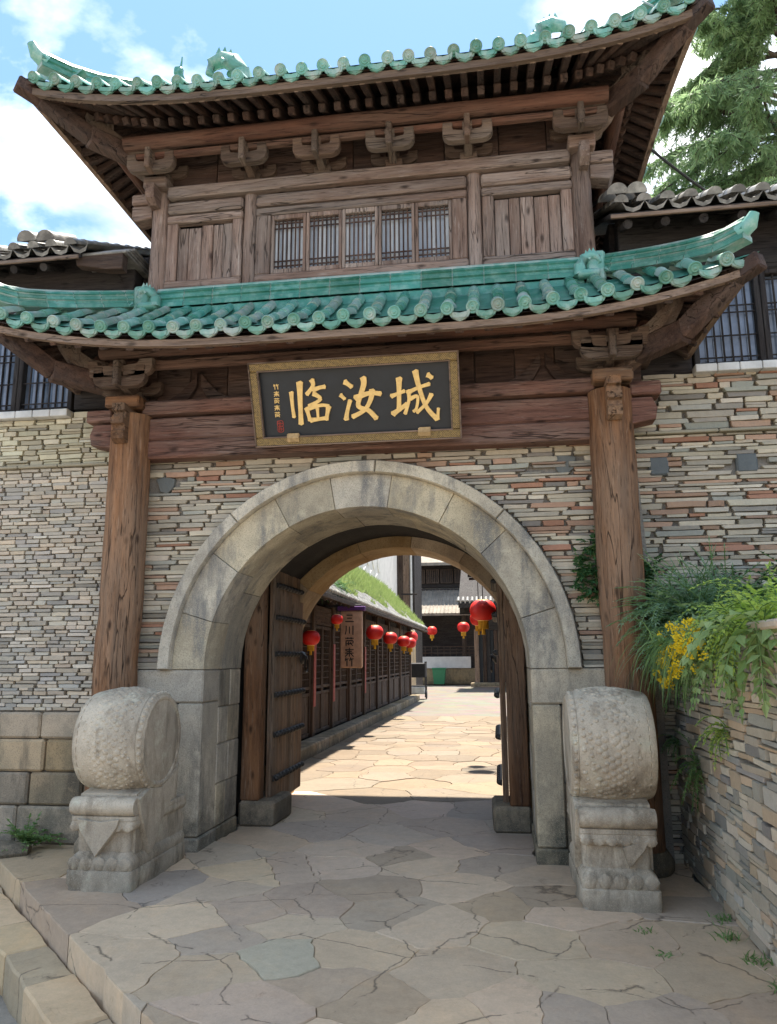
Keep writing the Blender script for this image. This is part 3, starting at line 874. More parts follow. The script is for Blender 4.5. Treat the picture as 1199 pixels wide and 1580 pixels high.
# retaining wall on the right, running towards the viewer
rw = thing('retaining_wall', 'low dry stone wall along the right side holding the planted bed', 'wall', (2.7, -1.6, 0))
box('wall_core', 2.67, 3.0, -6.0, .05, -.3, 1.78, MORTAR, rw)
R = random.Random(60)
st = lay_courses(-6.0, .05, 0, .95, lambda z, h: [], (.06, .095), (.16, .34), .006, R, .005)
st += lay_courses(-6.0, .05, .95, 1.80, lambda z, h: [], (.035, .07), (.2, .55), .006, R, .006)
def rplace(x, z, l, h, d):
    return Matrix.Translation((2.62+d*.8+max(0, z-.9)*.03, x, z)) @ Matrix.Rotation(rad(-90), 4, 'Z') @ Matrix.Rotation(rad(R.uniform(-1.5, 1.5)), 4, 'Y')
masonry(st, rw, R, PAL_RET, rplace, 300, lambda x, z: x > -3.0)
R = random.Random(61)
y = -6.0
while y < 0:
    l = R.uniform(.3, .55)
    k = MB(); k.cbox((2.83+R.uniform(-.03, .03), y+l/2, 1.815), (.45, l-.01, .05), .012)
    k.build('cap_slab', SLATE, rw, color=pick(R, PAL_RET)); y += l
bed = MB(); bed.add([(2.9, -6, 1.76), (7, -6, 2.0), (7, .1, 2.1), (2.9, .1, 1.80)], [(0, 1, 2, 3)])
o = bed.build('planting_soil', SOIL); o['kind'] = 'structure'

# ------------------------------------------------------------------ timber gatehouse
gh = thing('gatehouse', 'weathered timber gatehouse with two green glazed tile roofs over the stone arch', 'gatehouse', (0, .2, 0))
R = random.Random(70)
# lower columns on round stone bases
for s in (-1, 1):
    k = MB()
    zs = [.16+.21*i for i in range(19)]
    k.tube([(s*(2.235+(.015 if z < 2 else 0)), -.17, z) for z in zs], [.195-.006*(z/4) for z in zs], 22, True, .05)
    k.build('column', wd('column', 'z'), gh, 50)
    k = MB(); k.lathe([(.22, 0), (.25, .04), (.255, .10), (.21, .17), (.205, .18)], 20, Matrix.Translation((s*2.25, -.17, -.01)))
    k.build('column_base', ASHLAR, gh, 40)
    X = lambda a, b: (min(s*a, s*b), max(s*a, s*b))
    # capital block with the carved beam end in front and the lintel ends beyond the column
    box('capital', *X(2.075, 2.415), -.39, .05, 3.985, 4.10, wd('column', 'x'), gh, .015)
    pts = [(-.20, 4.0), (-.46, 4.0), (-.46, 3.93), (-.42, 3.92), (-.42, 3.87), (-.47, 3.86), (-.47, 3.80), (-.43, 3.79), (-.43, 3.745), (-.46, 3.73), (-.44, 3.66), (-.38, 3.63), (-.20, 3.66)]
    k = MB(); k.prism(pts, s*2.175, s*2.295, 'yz', .012); k.build('beam_end', wd('column', 'y'), gh)
    k = MB(); pts = [(s*2.39, 3.62), (s*2.60, 3.66), (s*2.62, 3.76), (s*2.58, 3.86), (s*2.39, 3.86)]
    if s < 0: pts = pts[::-1]
    k.prism(pts, -.26, -.08, 'xz', .012); k.build('lintel_end', wd('lintel', 'x'), gh)
    box('lintel_end', *X(2.40, 2.66), -.27, -.05, 3.885, 4.005, wd('lintel', 'x'), gh, .012)
# lintel: deep beam of two timbers under a plate
box('lintel', -2.11, 2.11, -.19, .05, 3.525, 3.70, wd('lintel', 'x'), gh, .018)
box('lintel', -2.11, 2.11, -.185, .05, 3.704, 3.925, wd('lintel', 'x'), gh, .018)
box('lintel_plate', -2.11, 2.11, -.25, .05, 3.945, 4.075, wd('lintel', 'x'), gh, .016)
# recessed boarding above the lintel
x = -2.55
while x < 2.5:
    w = min(R.uniform(.28, .5), 2.55-x); box('frieze_board', x+.003, x+w-.003, -.03, .02, 4.08, 4.86, wd('dark', 'x'), gh, .006); x += w
# forked strut in the frieze, one each side
for cx in (1.68, -1.62):
    for s in (-1, 1):
        k = MB(); o_ = [(cx+s*.02, 4.40), (cx+s*.10, 4.30), (cx+s*.20, 4.20), (cx+s*.33, 4.13), (cx+s*.33, 4.08), (cx+s*.20, 4.085), (cx+s*.09, 4.15), (cx+s*.02, 4.27)]
        if s > 0: o_ = o_[::-1]
        k.prism(o_, -.075, -.028, 'xz', .008); k.build('forked_strut', wd('dark', 'x'), gh)
def arm_poly(hw, h, t):
    """bracket arm with upturned rounded ends, centred at 0, bottom z=0"""
    p = [(-hw, h), (-hw, h*.45), (-hw*.93, h*.22), (-hw*.78, h*.06), (-hw*.6, 0), (hw*.6, 0), (hw*.78, h*.06), (hw*.93, h*.22), (hw, h*.45), (hw, h), (hw*.62, h), (hw*.56, h*.74), (t, h*.66), (t, h), (-t, h), (-t, h*.66), (-hw*.56, h*.74), (-hw*.62, h)]
    return p
def bracket(x, z0, yw, reach, kind, zo, wide=.235, corner=0):
    k = MB()
    k.cbox((x, yw-.02, z0+.045), (.17, .18, .09), .012)
    k.cbox((x, yw-.02, z0+.015), (.13, .14, .03), .006)
    br = k.build('bracket', wd(kind, 'x'), gh)
    M = Matrix.Translation((x, 0, z0+.06))
    a = MB(); a.prism([(q[0], q[1]*.8) for q in arm_poly(wide, .17, .05)], yw-.055, yw+.02, 'xz', .008, None, M); a.build('bracket_arm', wd(kind, 'x'), br)
    # projecting arm, curving up to the outer arm
    pts = [(yw+.04, z0+.02), (yw-.13, z0+.025), (yw-reach*.72, z0+.05), (yw-reach-.03, z0+.10), (yw-reach-.05, zo+.03), (yw-reach+.05, zo+.05), (yw-reach*.55, z0+.15), (yw+.04, z0+.15)]
    b = MB(); b.prism(pts, x-.036, x+.036, 'yz', .008); b.build('projecting_arm', wd(kind, 'y'), br)
    M = Matrix.Translation((x, 0, zo-.015))
    c = MB(); c.prism(arm_poly(wide, .165, .045), yw-reach-.035, yw-reach+.035, 'xz', .010, None, M)
    for s in (-1, 0, 1): c.cbox((x+s*(wide-.05), yw-reach, zo+.155), (.095, .09, .055), .008)
    c.build('outer_arm', wd(kind, 'x'), br)
    d = MB(); d.cbox((x, yw-reach-.04, zo+.10), (.055, .14, .24), .008); d.build('bracket_tongue', wd(kind, 'y'), br)
    return br
# upper storey: posts, rails, planks, windows
UY = -.06
for x, w, col in ((-2.115, .20, 'pale'), (-1.155, .155, 'pale'), (1.10, .155, 'pale'), (2.115, .205, 'pale')):
    k = MB(); big = abs(x) > 2
    zs = [4.9+.17*i for i in range(10)]
    k.tube([(x, UY+.02 if big else UY+.03, z) for z in zs], [w/2*(1.02-.012*i) for i in range(10)], 18, True, .05)
    k.build('post', wd('pale', 'z'), gh, 50)
box('plate_beam', -2.02, 2.02, UY-.10, UY+.1, 6.285, 6.415, wd('pale', 'x'), gh, .018)
for x0, x1 in ((-2.03, -1.225), (-1.085, 1.03), (1.17, 2.03)):
    box('rail', x0, x1, UY-.055, UY+.06, 6.135, 6.262, wd('pale', 'x'), gh, .02)
    box('rail', x0, x1, UY-.045, UY+.06, 6.03, 6.115, wd('pale', 'x'), gh, .014)
    box('sill_rail', x0, x1, UY-.05, UY+.06, 5.20, 5.385, wd('pale', 'x'), gh, .014)
for x0, x1 in ((-2.025, -1.23), (1.175, 2.02)):
    box('stile', x0, x0+.11, UY-.035, UY+.05, 5.388, 6.028, wd('pale', 'z'), gh, .01)
    box('stile', x1-.10, x1, UY-.035, UY+.05, 5.388, 6.028, wd('pale', 'z'), gh, .01)
    x = x0+.113; n = 5; ws = [R.uniform(.8, 1.2) for _ in range(n)]; tot = (x1-.103-x)/sum(ws)
    for w in ws:
        zt = 5.985+R.uniform(-.012, .012)
        box('wall_plank', x+.003, x+w*tot-.003, UY-.012+R.uniform(-.006, .006), UY+.04, 5.392, zt, wd('pale', 'z'), gh, .007); x += w*tot
for x0, x1 in ((-1.08, -.93), (.88, 1.025)): box('stile', x0, x1, UY-.04, UY+.05, 5.388, 6.028, wd('pale', 'z'), gh, .01)
def lattice(parent, x0, x1, z0, z1, y, mat, nv, top, bot, t=.011, mid=0):
    k = MB()
    for i in range(1, nv):
        x = x0+(x1-x0)*i/nv; k.cbox((x, y, (z0+z1)/2), (t, .018, z1-z0), .002)
    for fr in top+bot: 
        z = z0+(z1-z0)*fr; k.cbox(((x0+x1)/2, y-.004, z), (x1-x0, .012, t), .002)
    o = k.build('lattice', mat, parent); return o
sw = (1.81)/5
for i in range(5):
    x0 = -.928+i*sw; x1 = x0+sw
    k = MB(); f = .030; y = UY+.0
    k.cbox((x0+f/2+.003, y, 5.71), (f, .055, .635), .006); k.cbox((x1-f/2-.003, y, 5.71), (f, .055, .635), .006)
    k.cbox(((x0+x1)/2, y, 6.005), (sw-2*f-.008, .05, .05), .006); k.cbox(((x0+x1)/2, y, 5.415), (sw-2*f-.008, .05, .05), .006)
    ws = k.build('window_sash', wd('pale', 'z'), gh)
    lattice(ws, x0+f, x1-f, 5.44, 5.98, y+.005, wd('dark', 'z'), 7, [.93, .83], [.07, .17], .014)
    k = MB(); k.add([(x0+f, y+.035, 5.43), (x1-f, y+.035, 5.43), (x1-f, y+.035, 5.985), (x0+f, y+.035, 5.985)], [(0, 1, 2, 3)]); k.build('window_pane', PANE, ws)
    k = MB(); R2 = random.Random(i)
    cw = (x1-x0-2*f)
    for q in range(5):
        if R2.random() < .25: continue
        xa = x0+f+cw*q/5; k.cbox((xa+cw/10, y+.029, 5.70), (cw/5*R2.uniform(.5, .8), .006, .54), .002)
    k.build('curtain', CURTAIN, ws)
box('upper_body', -2.1, 2.1, .06, 3.4, 5.0, 7.26, wd('black', 'x'), gh)
x = -2.1
while x < 2.05:
    w = min(R.uniform(.3, .6), 2.1-x); box('bracket_board', x+.003, x+w-.003, -.03, .05, 6.42, 7.30, wd('dark', 'x'), gh, .006); x += w
# post capitals, beam ends
for s in (-1, 1):
    X = lambda a, b: (min(s*a, s*b), max(s*a, s*b))
    box('capital', *X(2.0, 2.25), -.23, .12, 6.375, 6.50, wd('pale', 'x'), gh, .012)
    pts = [(-.05, 6.375), (-.30, 6.375), (-.31, 6.27), (-.29, 6.22), (-.22, 6.17), (-.05, 6.19)]
    k = MB(); k.prism(pts, s*2.09, s*2.18, 'yz', .010); k.build('beam_end', wd('pale', 'y'), gh)
    box('beam_end', *X(2.2, 2.42), -.12, .09, 6.27, 6.385, wd('pale', 'x'), gh, .012)
    k = MB(); pts = [(s*2.2, 6.12), (s*2.38, 6.09), (s*2.42, 6.14), (s*2.42, 6.255), (s*2.2, 6.255)]
    if s < 0: pts = pts[::-1]
    k.prism(pts, -.10, .07, 'xz', .010); k.build('beam_end', wd('pale', 'x'), gh)
for x in (-1.13, -.40, .32, 1.06): bracket(x, 6.418, -.02, .345, 'brk', 6.445)
for x in (-2.1, 2.1): bracket(x, 6.505, -.02, .345, 'brk', 6.455, .25)
for x in (-2.23, 2.23): bracket(x, 4.105, -.10, .36, 'brk', 4.16, .26)
# diagonal corner brackets, upper and lower
for s in (-1, 1):
    for z0, x0, y0, r_, nm, sc in ((6.50, 2.12, -.05, .78, 'brk', 1.0), (4.10, 2.25, -.12, .72, 'brk', 1.15)):
        M = Matrix.Translation((s*x0, y0, z0)) @ Matrix.Rotation(rad(-45 if s > 0 else -135), 4, 'Z')
        def P(pts, t, nm_):
            k = MB(); k.prism([(a, b) for a, b in pts], -t, t, 'xz', .012, None, M); return k.build(nm_, wd(nm, 'x'), gh)
        P([(-.05, -.02), (.16, -.02), (.34, .06), (.42, .15), (.42, .20), (-.05, .20)][::-1], .05*sc, 'corner_arm')
        P([(-.05, .17), (.30, .17), (.46, .20), (.62, .27), (r_, .40), (r_+.03, .46), (r_-.10, .43), (.45, .34), (-.05, .34)][::-1], .048*sc, 'corner_arm')
        k = MB(); k.cbox((.40, 0, .25), (.09, .09, .16), .01, M); k.cbox((.58, 0, .40), (.08, .08, .18), .01, M); k.build('corner_block', wd(nm, 'z'), gh)
        for a in (0, 90):
            M2 = Matrix.Translation((s*x0, y0, z0+.02)) @ Matrix.Rotation(rad(a), 4, 'Z')
            k = MB(); k.prism(arm_poly(.30*sc, .17, .05), -.035, .035, 'xz', .01, None, M2 @ Matrix.Translation((0, (-.34 if a == 0 else .34*-s), .12))); k.build('bracket_arm', wd(nm, 'x'), gh)

# ------------------------------------------------------------------ roofs
class Roof:
    def __init__(s, yc, Xe, Ye, Xt, Yt, z0, zt, lift, push, flat_, sag):
        s.__dict__.update(locals())
    def local(s, side):
        return (s.Xe, s.Ye, s.Xt, s.Yt) if side in 'fb' else (s.Ye, s.Xe, s.Yt, s.Xt)     # L, De, Lt, Dt
    def S(s, side, a, t, dz=0, do=0):
        Lh, De, Lt, Dt = s.local(side); A = Lh+s.push
        hw = A+(Lt-A)*t; u = max(-1, min(1, a/hw)); ae = abs(u)*A
        k = max(0, (ae-Lh*s.flat_)/(A-Lh*s.flat_)); k = k*k*(.4+.6*k)
        e_o = De+s.push*k; e_z = s.z0+s.lift*k
        o = e_o+(Dt-e_o)*t+do; z = e_z+(s.zt-e_z)*t-s.sag*4*t*(1-t)*(1-.5*t)+dz
        return Vector({'f': (a, s.yc-o, z), 'b': (-a, s.yc+o, z), 'r': (o, s.yc+a, z), 'l': (-o, s.yc-a, z)}[side])
    def tmax(s, side, a):
        Lh, De, Lt, Dt = s.local(side); A = Lh+s.push
        return 1 if abs(a) <= Lt else max(0, (A-abs(a))/(A-Lt))
    def out(s, side): return Vector({'f': (0, -1, 0), 'b': (0, 1, 0), 'r': (1, 0, 0), 'l': (-1, 0, 0)}[side])
    def along(s, side): return Vector({'f': (1, 0, 0), 'b': (-1, 0, 0), 'r': (0, 1, 0), 'l': (0, -1, 0)}[side])
def disc_tile():
    k = MB(); n = 12; rr = .053
    pr = []
    for y_, r in ((0, rr*.92), (.03, rr*.98), (.24, rr), (.245, rr*1.05), (.28, rr*1.05)):
        pr.append([(r*math.cos(math.pi*i/n), y_, r*math.sin(math.pi*i/n)) for i in range(n+1)])
    for i in range(4):
        m = n+1; k.add(pr[i]+pr[i+1], [(q, m+q, m+q+1, q+1) for q in range(n)])
    return k
def disc_face():
    k = MB(); rr = .054
    M = Matrix.Rotation(rad(90), 4, 'X')
    k.lathe([(rr*.96, -.03), (rr, -.012), (rr*1.02, .008), (rr*.90, .014), (rr*.78, .008), (rr*.64, .006), (rr*.5, .014), (rr*.28, .012), (rr*.12, .020), (.001, .021)], 18, M)
    return k
def drip_tile():
    k = MB()
    p = [(-.086, .030), (-.086, -.008), (-.072, -.034), (-.050, -.050), (-.024, -.062), (0, -.072), (.024, -.062), (.050, -.050), (.072, -.034), (.086, -.008), (.086, .030), (.055, .010), (0, .0), (-.055, .010)]
    k.prism(p, -.012, .012, 'xz', .005)
    k.prism([(q[0]*.72, q[1]*.66-.014) for q in p], -.019, -.010, 'xz', .004)
    return k
def barrel(rr=.050, l=.27):
    k = MB(); n = 10; pr = []
    for y_, r in ((0, rr*1.08), (.025, rr*1.08), (.03, rr), (l, rr*.96)):
        pr.append([(r*math.cos(math.pi*i/n), y_, r*math.sin(math.pi*i/n)) for i in range(n+1)])
    for i in range(3):
        m = n+1; k.add(pr[i]+pr[i+1], [(q, m+q, m+q+1, q+1) for q in range(n)])
    k.add(pr[0], [tuple(range(n+1))])
    return k
WORN = glaze('worn_glaze', (.22, .32, .27), (.12, .28, .215), (.38, .40, .36))
DISC = [disc_tile().mesh('disc_tile', m, 40) for m in (WORN, GREEN2)]
DFACE = [disc_face().mesh('disc_face', m, 40) for m in (GREEN2, WORN)]
DRIP = [drip_tile().mesh('drip_tile', m, 30) for m in (GREEN2, WORN)]
BARREL = [barrel().mesh('barrel_tile', m, 40) for m in (WORN, GREEN2, GREEN)]
def frame(rf, side, a, t, dz=0):
    """matrix with y running up the slope, z along the roof normal"""
    p = rf.S(side, a, t); q = rf.S(side, a, min(t+.05, 1)) if t < .95 else p+(p-rf.S(side, a, t-.05))
    y = (q-p).normalized(); x = rf.along(side); x = (x-y*x.dot(y)).normalized(); z = x.cross(y)
    M = Matrix((x, y, z)).transposed().to_4x4(); M.translation = p+z*dz
    return M
def build_roof(rf, nm, sides, spacing, rows, walls, raft, fascia, purlin, kind, ranges={}, wallz=None):
    R = random.Random(len(nm))
    # boarded deck
    k = MB()
    for sd in sides:
        Lh = rf.local(sd)[0]+rf.push; nu, nt_ = 40, 8; vs = []
        for j in range(nt_+1):
            t = j/nt_
            A = Lh+(rf.local(sd)[2]-Lh)*t
            for i in range(nu+1): vs.append(rf.S(sd, A*(2*i/nu-1), t, -.075))
        for j in range(nt_):
            for i in range(nu):
                if ranges.get(sd) and not (ranges[sd][0] < Lh*(2*(i+.5)/nu-1) < ranges[sd][1]): continue
                b = j*(nu+1)+i; k.f.append(tuple(len(k.v)+q for q in (b, b+1, b+nu+2, b+nu+1))); k.c.append(None)
        k.v += [tuple(v) for v in vs]
    deck = k.build(nm, wd('dark', 'y'), gh)
    joined = MB(); pans = MB()
    for sd in sides:
        Lh, De, Lt, Dt = rf.local(sd); A = Lh+rf.push
        n = int((A-.06)/spacing)
        lo, hi = ranges.get(sd, (-99, 99))
        for i in range(-n, n+1):
            a = i*spacing
            if not lo < a < hi or (sd in 'rl' and abs(a) > A-.22): continue
            M = frame(rf, sd, a, 0, .01)
            Mt = M @ Matrix.Rotation(rad(R.uniform(-5, 5)), 4, 'X') @ Matrix.Rotation(rad(R.uniform(-5, 5)), 4, 'Z') @ Matrix.Translation((R.uniform(-.010, .010), R.uniform(-.020, .010), R.uniform(-.004, .006)))
            put(bpy.data.objects.new('disc_tile', DISC[R.random() < .4]), deck, Mt)
            put(bpy.data.objects.new('disc_face', DFACE[R.random() < .3]), deck, Mt @ Matrix.Rotation(R.uniform(0, 6.28), 4, 'Y'))
            tm = rf.tmax(sd, a); slope = (rf.S(sd, a, tm)-rf.S(sd, a, 0)).length
            d = .25; c = 0
            while d < slope-.03:
                t = d/slope*tm; Mb = frame(rf, sd, a, t, .008)
                if c < rows and sd != 'b': put(bpy.data.objects.new('barrel_tile', BARREL[R.choice((0, 0, 1, 2))]), deck, Mb @ Matrix.Translation((R.uniform(-.006, .006), 0, 0)))
                else:
                    kk = barrel(.050, min(.27, slope-d)); joined.add(kk.v, kk.f, None, Mb)
                d += .25; c += 1
            if i < n and lo < a+spacing < hi+.01 or i == n:
                b = a+spacing/2 if i < n else a+spacing*.5
                if abs(b) < A-(.10 if sd == 'f' else .30):
                    Md = frame(rf, sd, b, 0, -.030)
                    # the hanging lip stays upright
                    x = rf.along(sd); y_ = -rf.out(sd); Mu = Matrix((x, y_, Vector((0, 0, 1)))).transposed().to_4x4()
                    dzdx = (rf.S(sd, b+.05, 0).z-rf.S(sd, b-.05, 0).z)/.1
                    Mu.translation = Md.translation
                    o = bpy.data.objects.new('drip_tile', DRIP[R.random() < .35]); put(o, deck, Mu @ Matrix.Rotation(-math.atan(dzdx), 4, 'Y') @ Matrix.Rotation(rad(R.uniform(8, 18)), 4, 'X'))
        # pan tiles between the barrels, one sheet
        nt_ = 8; nu = 40
        for j in range(nt_):
            for i in range(nu):
                q = []
                for tt, uu in ((j, i), (j, i+1), (j+1, i+1), (j+1, i)):
                    t = tt/nt_; q.append(rf.S(sd, (A+(Lt-A)*t)*(2*uu/nu-1), t, -.018))
                if lo < A*(2*(i+.5)/nu-1) < hi: pans.add(q, [(0, 1, 2, 3)])
        # eave board
        fz0, fz1, fo = fascia
        na = 26; ring = []
        aa = [max(lo, -A)+(min(hi, A)-max(lo, -A))*i/na for i in range(na+1)]
        for a in aa:
            p = rf.S(sd, a, 0); o_ = rf.out(sd)
            a1 = p-o_*fo
            ring.append([a1+Vector((0, 0, fz0)), a1+Vector((0, 0, fz1)), a1-o_*.05+Vector((0, 0, fz1)), a1-o_*.05+Vector((0, 0, fz0))])
        kk = MB(); kk.loft(ring); kk.build('eave_board', wd('eave', 'x' if sd in 'fb' else 'y'), deck, 30)
        # rafters, fanning at the corners
        if sd == 'b': continue
        (lw, dw), (sp, rw_, rh_, z_out, fly) = walls[sd], raft
        m = int((A-.10)/sp)
        for i in range(-m, m+1):
            a = i*sp
            if not lo < a < hi: continue
            sgn = 1 if a > 0 else -1
            e = rf.S(sd, a, 0); o_ = rf.out(sd)
            if abs(a) <= lw: tgt = a
            else: tgt = sgn*(lw+(abs(a)-lw)*.10)
            def pt(f, dz):                   # f: 0 at eave, 1 at the wall
                aa_ = a+(tgt-a)*f; Dn = rf.local(sd)[1]
                b = rf.S(sd, a, 0)
                oo = (Dn+rf.push*0 - dw)
                base = rf.S(sd, aa_, 0)
                v = base if f == 0 else None
                # outward distance from centre shrinks linearly to the wall
                eo = abs((e-Vector((0, rf.yc, 0))).dot(o_)) if sd in 'rl' else abs((e-Vector((0, rf.yc, 0))).dot(o_))
                o2 = eo+(dw-eo)*f
                # height follows the underside of the deck above this point
                De_ = rf.local(sd)[1]; Dt_ = rf.local(sd)[3]
                t = max(0, min(1, (eo-o2)/(eo-Dt_)))
                zz = e.z+(rf.zt-e.z)*t-rf.sag*4*t*(1-t)*(1-.5*t)
                al = rf.along(sd)*aa_
                return Vector((0, rf.yc, 0))+al+o_*o2+Vector((0, 0, zz+dz))
            if fly:
                bar('flying_rafter', pt(.06, z_out), pt(.62, z_out-.02), rw_, rh_, wd('dark', 'y' if sd == 'f' else 'x'), deck)
                bar('rafter', pt(.40, z_out-rh_-.035), pt(1.0, z_out-rh_-.02), rw_*1.1, rh_*1.15, wd('dark', 'y' if sd == 'f' else 'x'), deck)
            else:
                bar('rafter', pt(.07, z_out), pt(1.0, z_out), rw_, rh_, wd('dark', 'y' if sd == 'f' else 'x'), deck)
            if fly: bar('rafter_end', pt(.056, z_out+.002), pt(.075, z_out+.002), rw_*.96, rh_*.96, wd('eave', 'y'), deck)
    o = joined.build('roof_tiles', WORN, deck, 40); o['kind'] = 'stuff'
    pans.build('pan_tiles', GREEN, deck)['kind'] = 'stuff'
    # corner hip beams under the deck
    for sx in (-1, 1):
        A = rf.local('f')[0]+rf.push
        tip = rf.S('f', sx*A, 0); inn = Vector((sx*walls['f'][0], rf.yc-walls['f'][1], tip.z-.02))
        d = (tip-inn); 
        pts = [inn+Vector((0, 0, purlin)), inn+d*.55+Vector((0, 0, purlin*.95)), inn+d*.85+Vector((0, 0, -.14)), inn+d*1.0+Vector((0, 0, -.09))]
        for q in range(3): bar('hip_beam', pts[q], pts[q+1]+(pts[q+1]-pts[q])*.04, .14-.01*q, .19-.025*q, wd('dark', 'y'), deck)
    return deck
def ridge_run(pts, w, h, deck, mat, piece=.30, cap=True, top=.05):
    """moulded ridge of glazed pieces along a polyline"""
    P = [Vector(p) for p in pts]; seg = []; L_ = 0
    for a, b in zip(P, P[1:]): seg.append((L_, a, b)); L_ += (b-a).length
    def at(d):
        for l0, a, b in reversed(seg):
            if d >= l0-1e-6:
                return a+(b-a)*min(1, (d-l0)/(b-a).length)
    n = max(1, round(L_/piece))
    for i in range(n):
        a, b = at(L_*i/n), at(L_*(i+1)/n)
        d = (b-a).normalized(); sidev = d.cross(Vector((0, 0, 1))).normalized(); up = sidev.cross(d)
        prof = [(-w*.5, 0), (w*.5, 0), (w*.5, h*.22), (w*.36, h*.30), (w*.36, h*.42), (w*.46, h*.48), (w*.46, h*.60), (w*.34, h*.66), (w*.34, h*.74), (w*.42, h*.80), (w*.30, h*.95), (0, h), (-w*.30, h*.95), (-w*.42, h*.80), (-w*.34, h*.74), (-w*.34, h*.66), (-w*.46, h*.60), (-w*.46, h*.48), (-w*.36, h*.42), (-w*.36, h*.30), (-w*.5, h*.22)]
        k = MB(); g = .006
        k.loft([[p+d*s_+sidev*x+up*z for x, z in prof] for p, s_ in ((a, g), (b, -g))])
        k.build('ridge_tile', mat, deck)
    core = MB(); core.loft([[p+sidev*x*.9+Vector((0, 0, z*.97)) for x, z in prof] for p in P]); core.build('ridge_mortar', WORN, deck)
    cp = MB(); cp.tube([p+Vector((0, 0, h*1.0)) for p in P], w*.22, 8); cp.build('ridge_cap', WORN, deck, 50)
    return P[-1]
def beast(p, sc, face, deck, M=None):
    """dragon-like ridge ornament: curled body, crest and snout"""
    k = MB(); M = M or (Matrix.Translation(p) @ Matrix.Rotation(face, 4, 'Z') @ Matrix.Scale(sc, 4))
    spine = [(-.16, 0, 0), (-.15, 0, .14), (-.09, 0, .26), (.02, 0, .31), (.11, 0, .27), (.13, 0, .19), (.08, 0, .14)]
    kk = MB(); kk.tube(spine, [.085, .09, .08, .07, .055, .04, .02], 9, True, .2); k.add(kk.v, kk.f, None, M)
    for i in range(6):
        t = i/5; x, z = -.20+.24*t, .14+.23*math.sin(t*1.7)
        kk = MB(); kk.prism([(x-.03, z-.05), (x+.05, z-.03), (x-.02+.03*t, z+.06)], -.014, .014, 'xz'); k.add(kk.v, kk.f, None, M)
    for y_ in (-.07, .07):
        kk = MB(); kk.tube([(-.02, y_, .22), (.0, y_*1.3, .24)], [.028, .012], 7); k.add(kk.v, kk.f, None, M)
    kk = MB(); kk.cbox((-.03, 0, .02), (.32, .15, .12), .03); k.add(kk.v, kk.f, None, M)
    return k.build('ridge_ornament', GREEN2, deck, 50)
LOW = Roof(1.7, 3.02, 2.66, 2.16, 1.76, 4.455, 5.09, .21, .22, .30, .05)
UPR = Roof(1.75, 2.92, 2.75, 1.0, .10, 6.85, 8.60, .16, .15, .30, .16)
lowd = build_roof(LOW, 'skirt_roof', 'frlb', .215, 3, {'f': (2.2, 1.73), 'r': (1.7, 2.22), 'l': (1.7, 2.22)}, (.24, .075, .075, -.175, False), (-.155, -.095, .03), -.42, 'dark', {'r': (-9, -1.55), 'l': (1.55, 9)})
uprd = build_roof(UPR, 'main_roof', 'frlb', .195, 1, {'f': (2.05, 1.72), 'r': (1.7, 2.12), 'l': (1.7, 2.12)}, (.15, .06, .065, -.160, True), (-.155, -.085, .03), -.32, 'dark')
# eave purlins with the beams under them
for z, y, r, x1, kd, dk in ((6.715, -.44, .075, 2.35, 'red', uprd), (4.50, -.44, .062, 2.45, 'red', lowd)):
    k = MB(); k.tube([(-x1+2*x1*i/12, y, z) for i in range(13)], r, 14, True, .06); k.build('purlin', wd(kd, 'x'), dk, 50)
box('purlin_beam', -2.3, 2.3, -.40, -.33, 6.585, 6.645, wd('red', 'x'), uprd, .012)
box('purlin_beam', -2.4, 2.4, -.40, -.33, 4.34, 4.43, wd('red', 'x'), lowd, .012)
for s in (-1, 1):
    for z, x, r, dk in ((6.70, 2.46, .07, uprd), (4.49, 2.55, .06, lowd)):
        k = MB(); k.tube([(s*x, -.30+i*.5, z) for i in range(3 if dk is lowd else 9)], r, 12, True, .05); k.build('purlin', wd('red', 'y'), dk, 50)
# ridges and ornaments of the skirt roof
box('ridge_base', -2.08, 2.08, -.205, -.07, 4.88, 5.047, GREEN, lowd, .012)
ridge_run([(-2.05, -.15, 5.05), (2.05, -.15, 5.05)], .15, .195, lowd, GREEN, .30)
for s in (-1, 1):
    A = LOW.local('f')[0]+LOW.push
    hp = []
    for i in range(10):
        t = .05+.95*(1-i/9); p = LOW.S('f', s*(A+(LOW.Xt-A)*t), t, .04); hp.append(p)
    hp[-1] += Vector((0, 0, .06)); hp[-2] += Vector((0, 0, .015))
    ridge_run(hp, .14, .17, lowd, GREEN, .27)
    d = (hp[-1]-hp[-2]).normalized()
    k = MB(); k.tube([hp[-1]-d*.06+Vector((0, 0, .09)), hp[-1]+d*.03+Vector((0, 0, .12)), hp[-1]+d*.07+Vector((0, 0, .19))], [.072, .062, .038], 10); k.build('ridge_tip', GREEN2, lowd, 40)
    k = MB()
    X0 = s*2.16
    k.cbox((X0+s*.02, -.20, 5.13), (.17, .12, .30), .02); lowb = k.build('ridge_ornament', GREEN2, lowd)
    kk = beast(None, 1, 0, lowd, Matrix.Translation((X0-s*.03, -.25, 5.04)) @ Matrix.Rotation(0 if s > 0 else math.pi, 4, 'Z') @ Matrix.Scale(.62, 4))
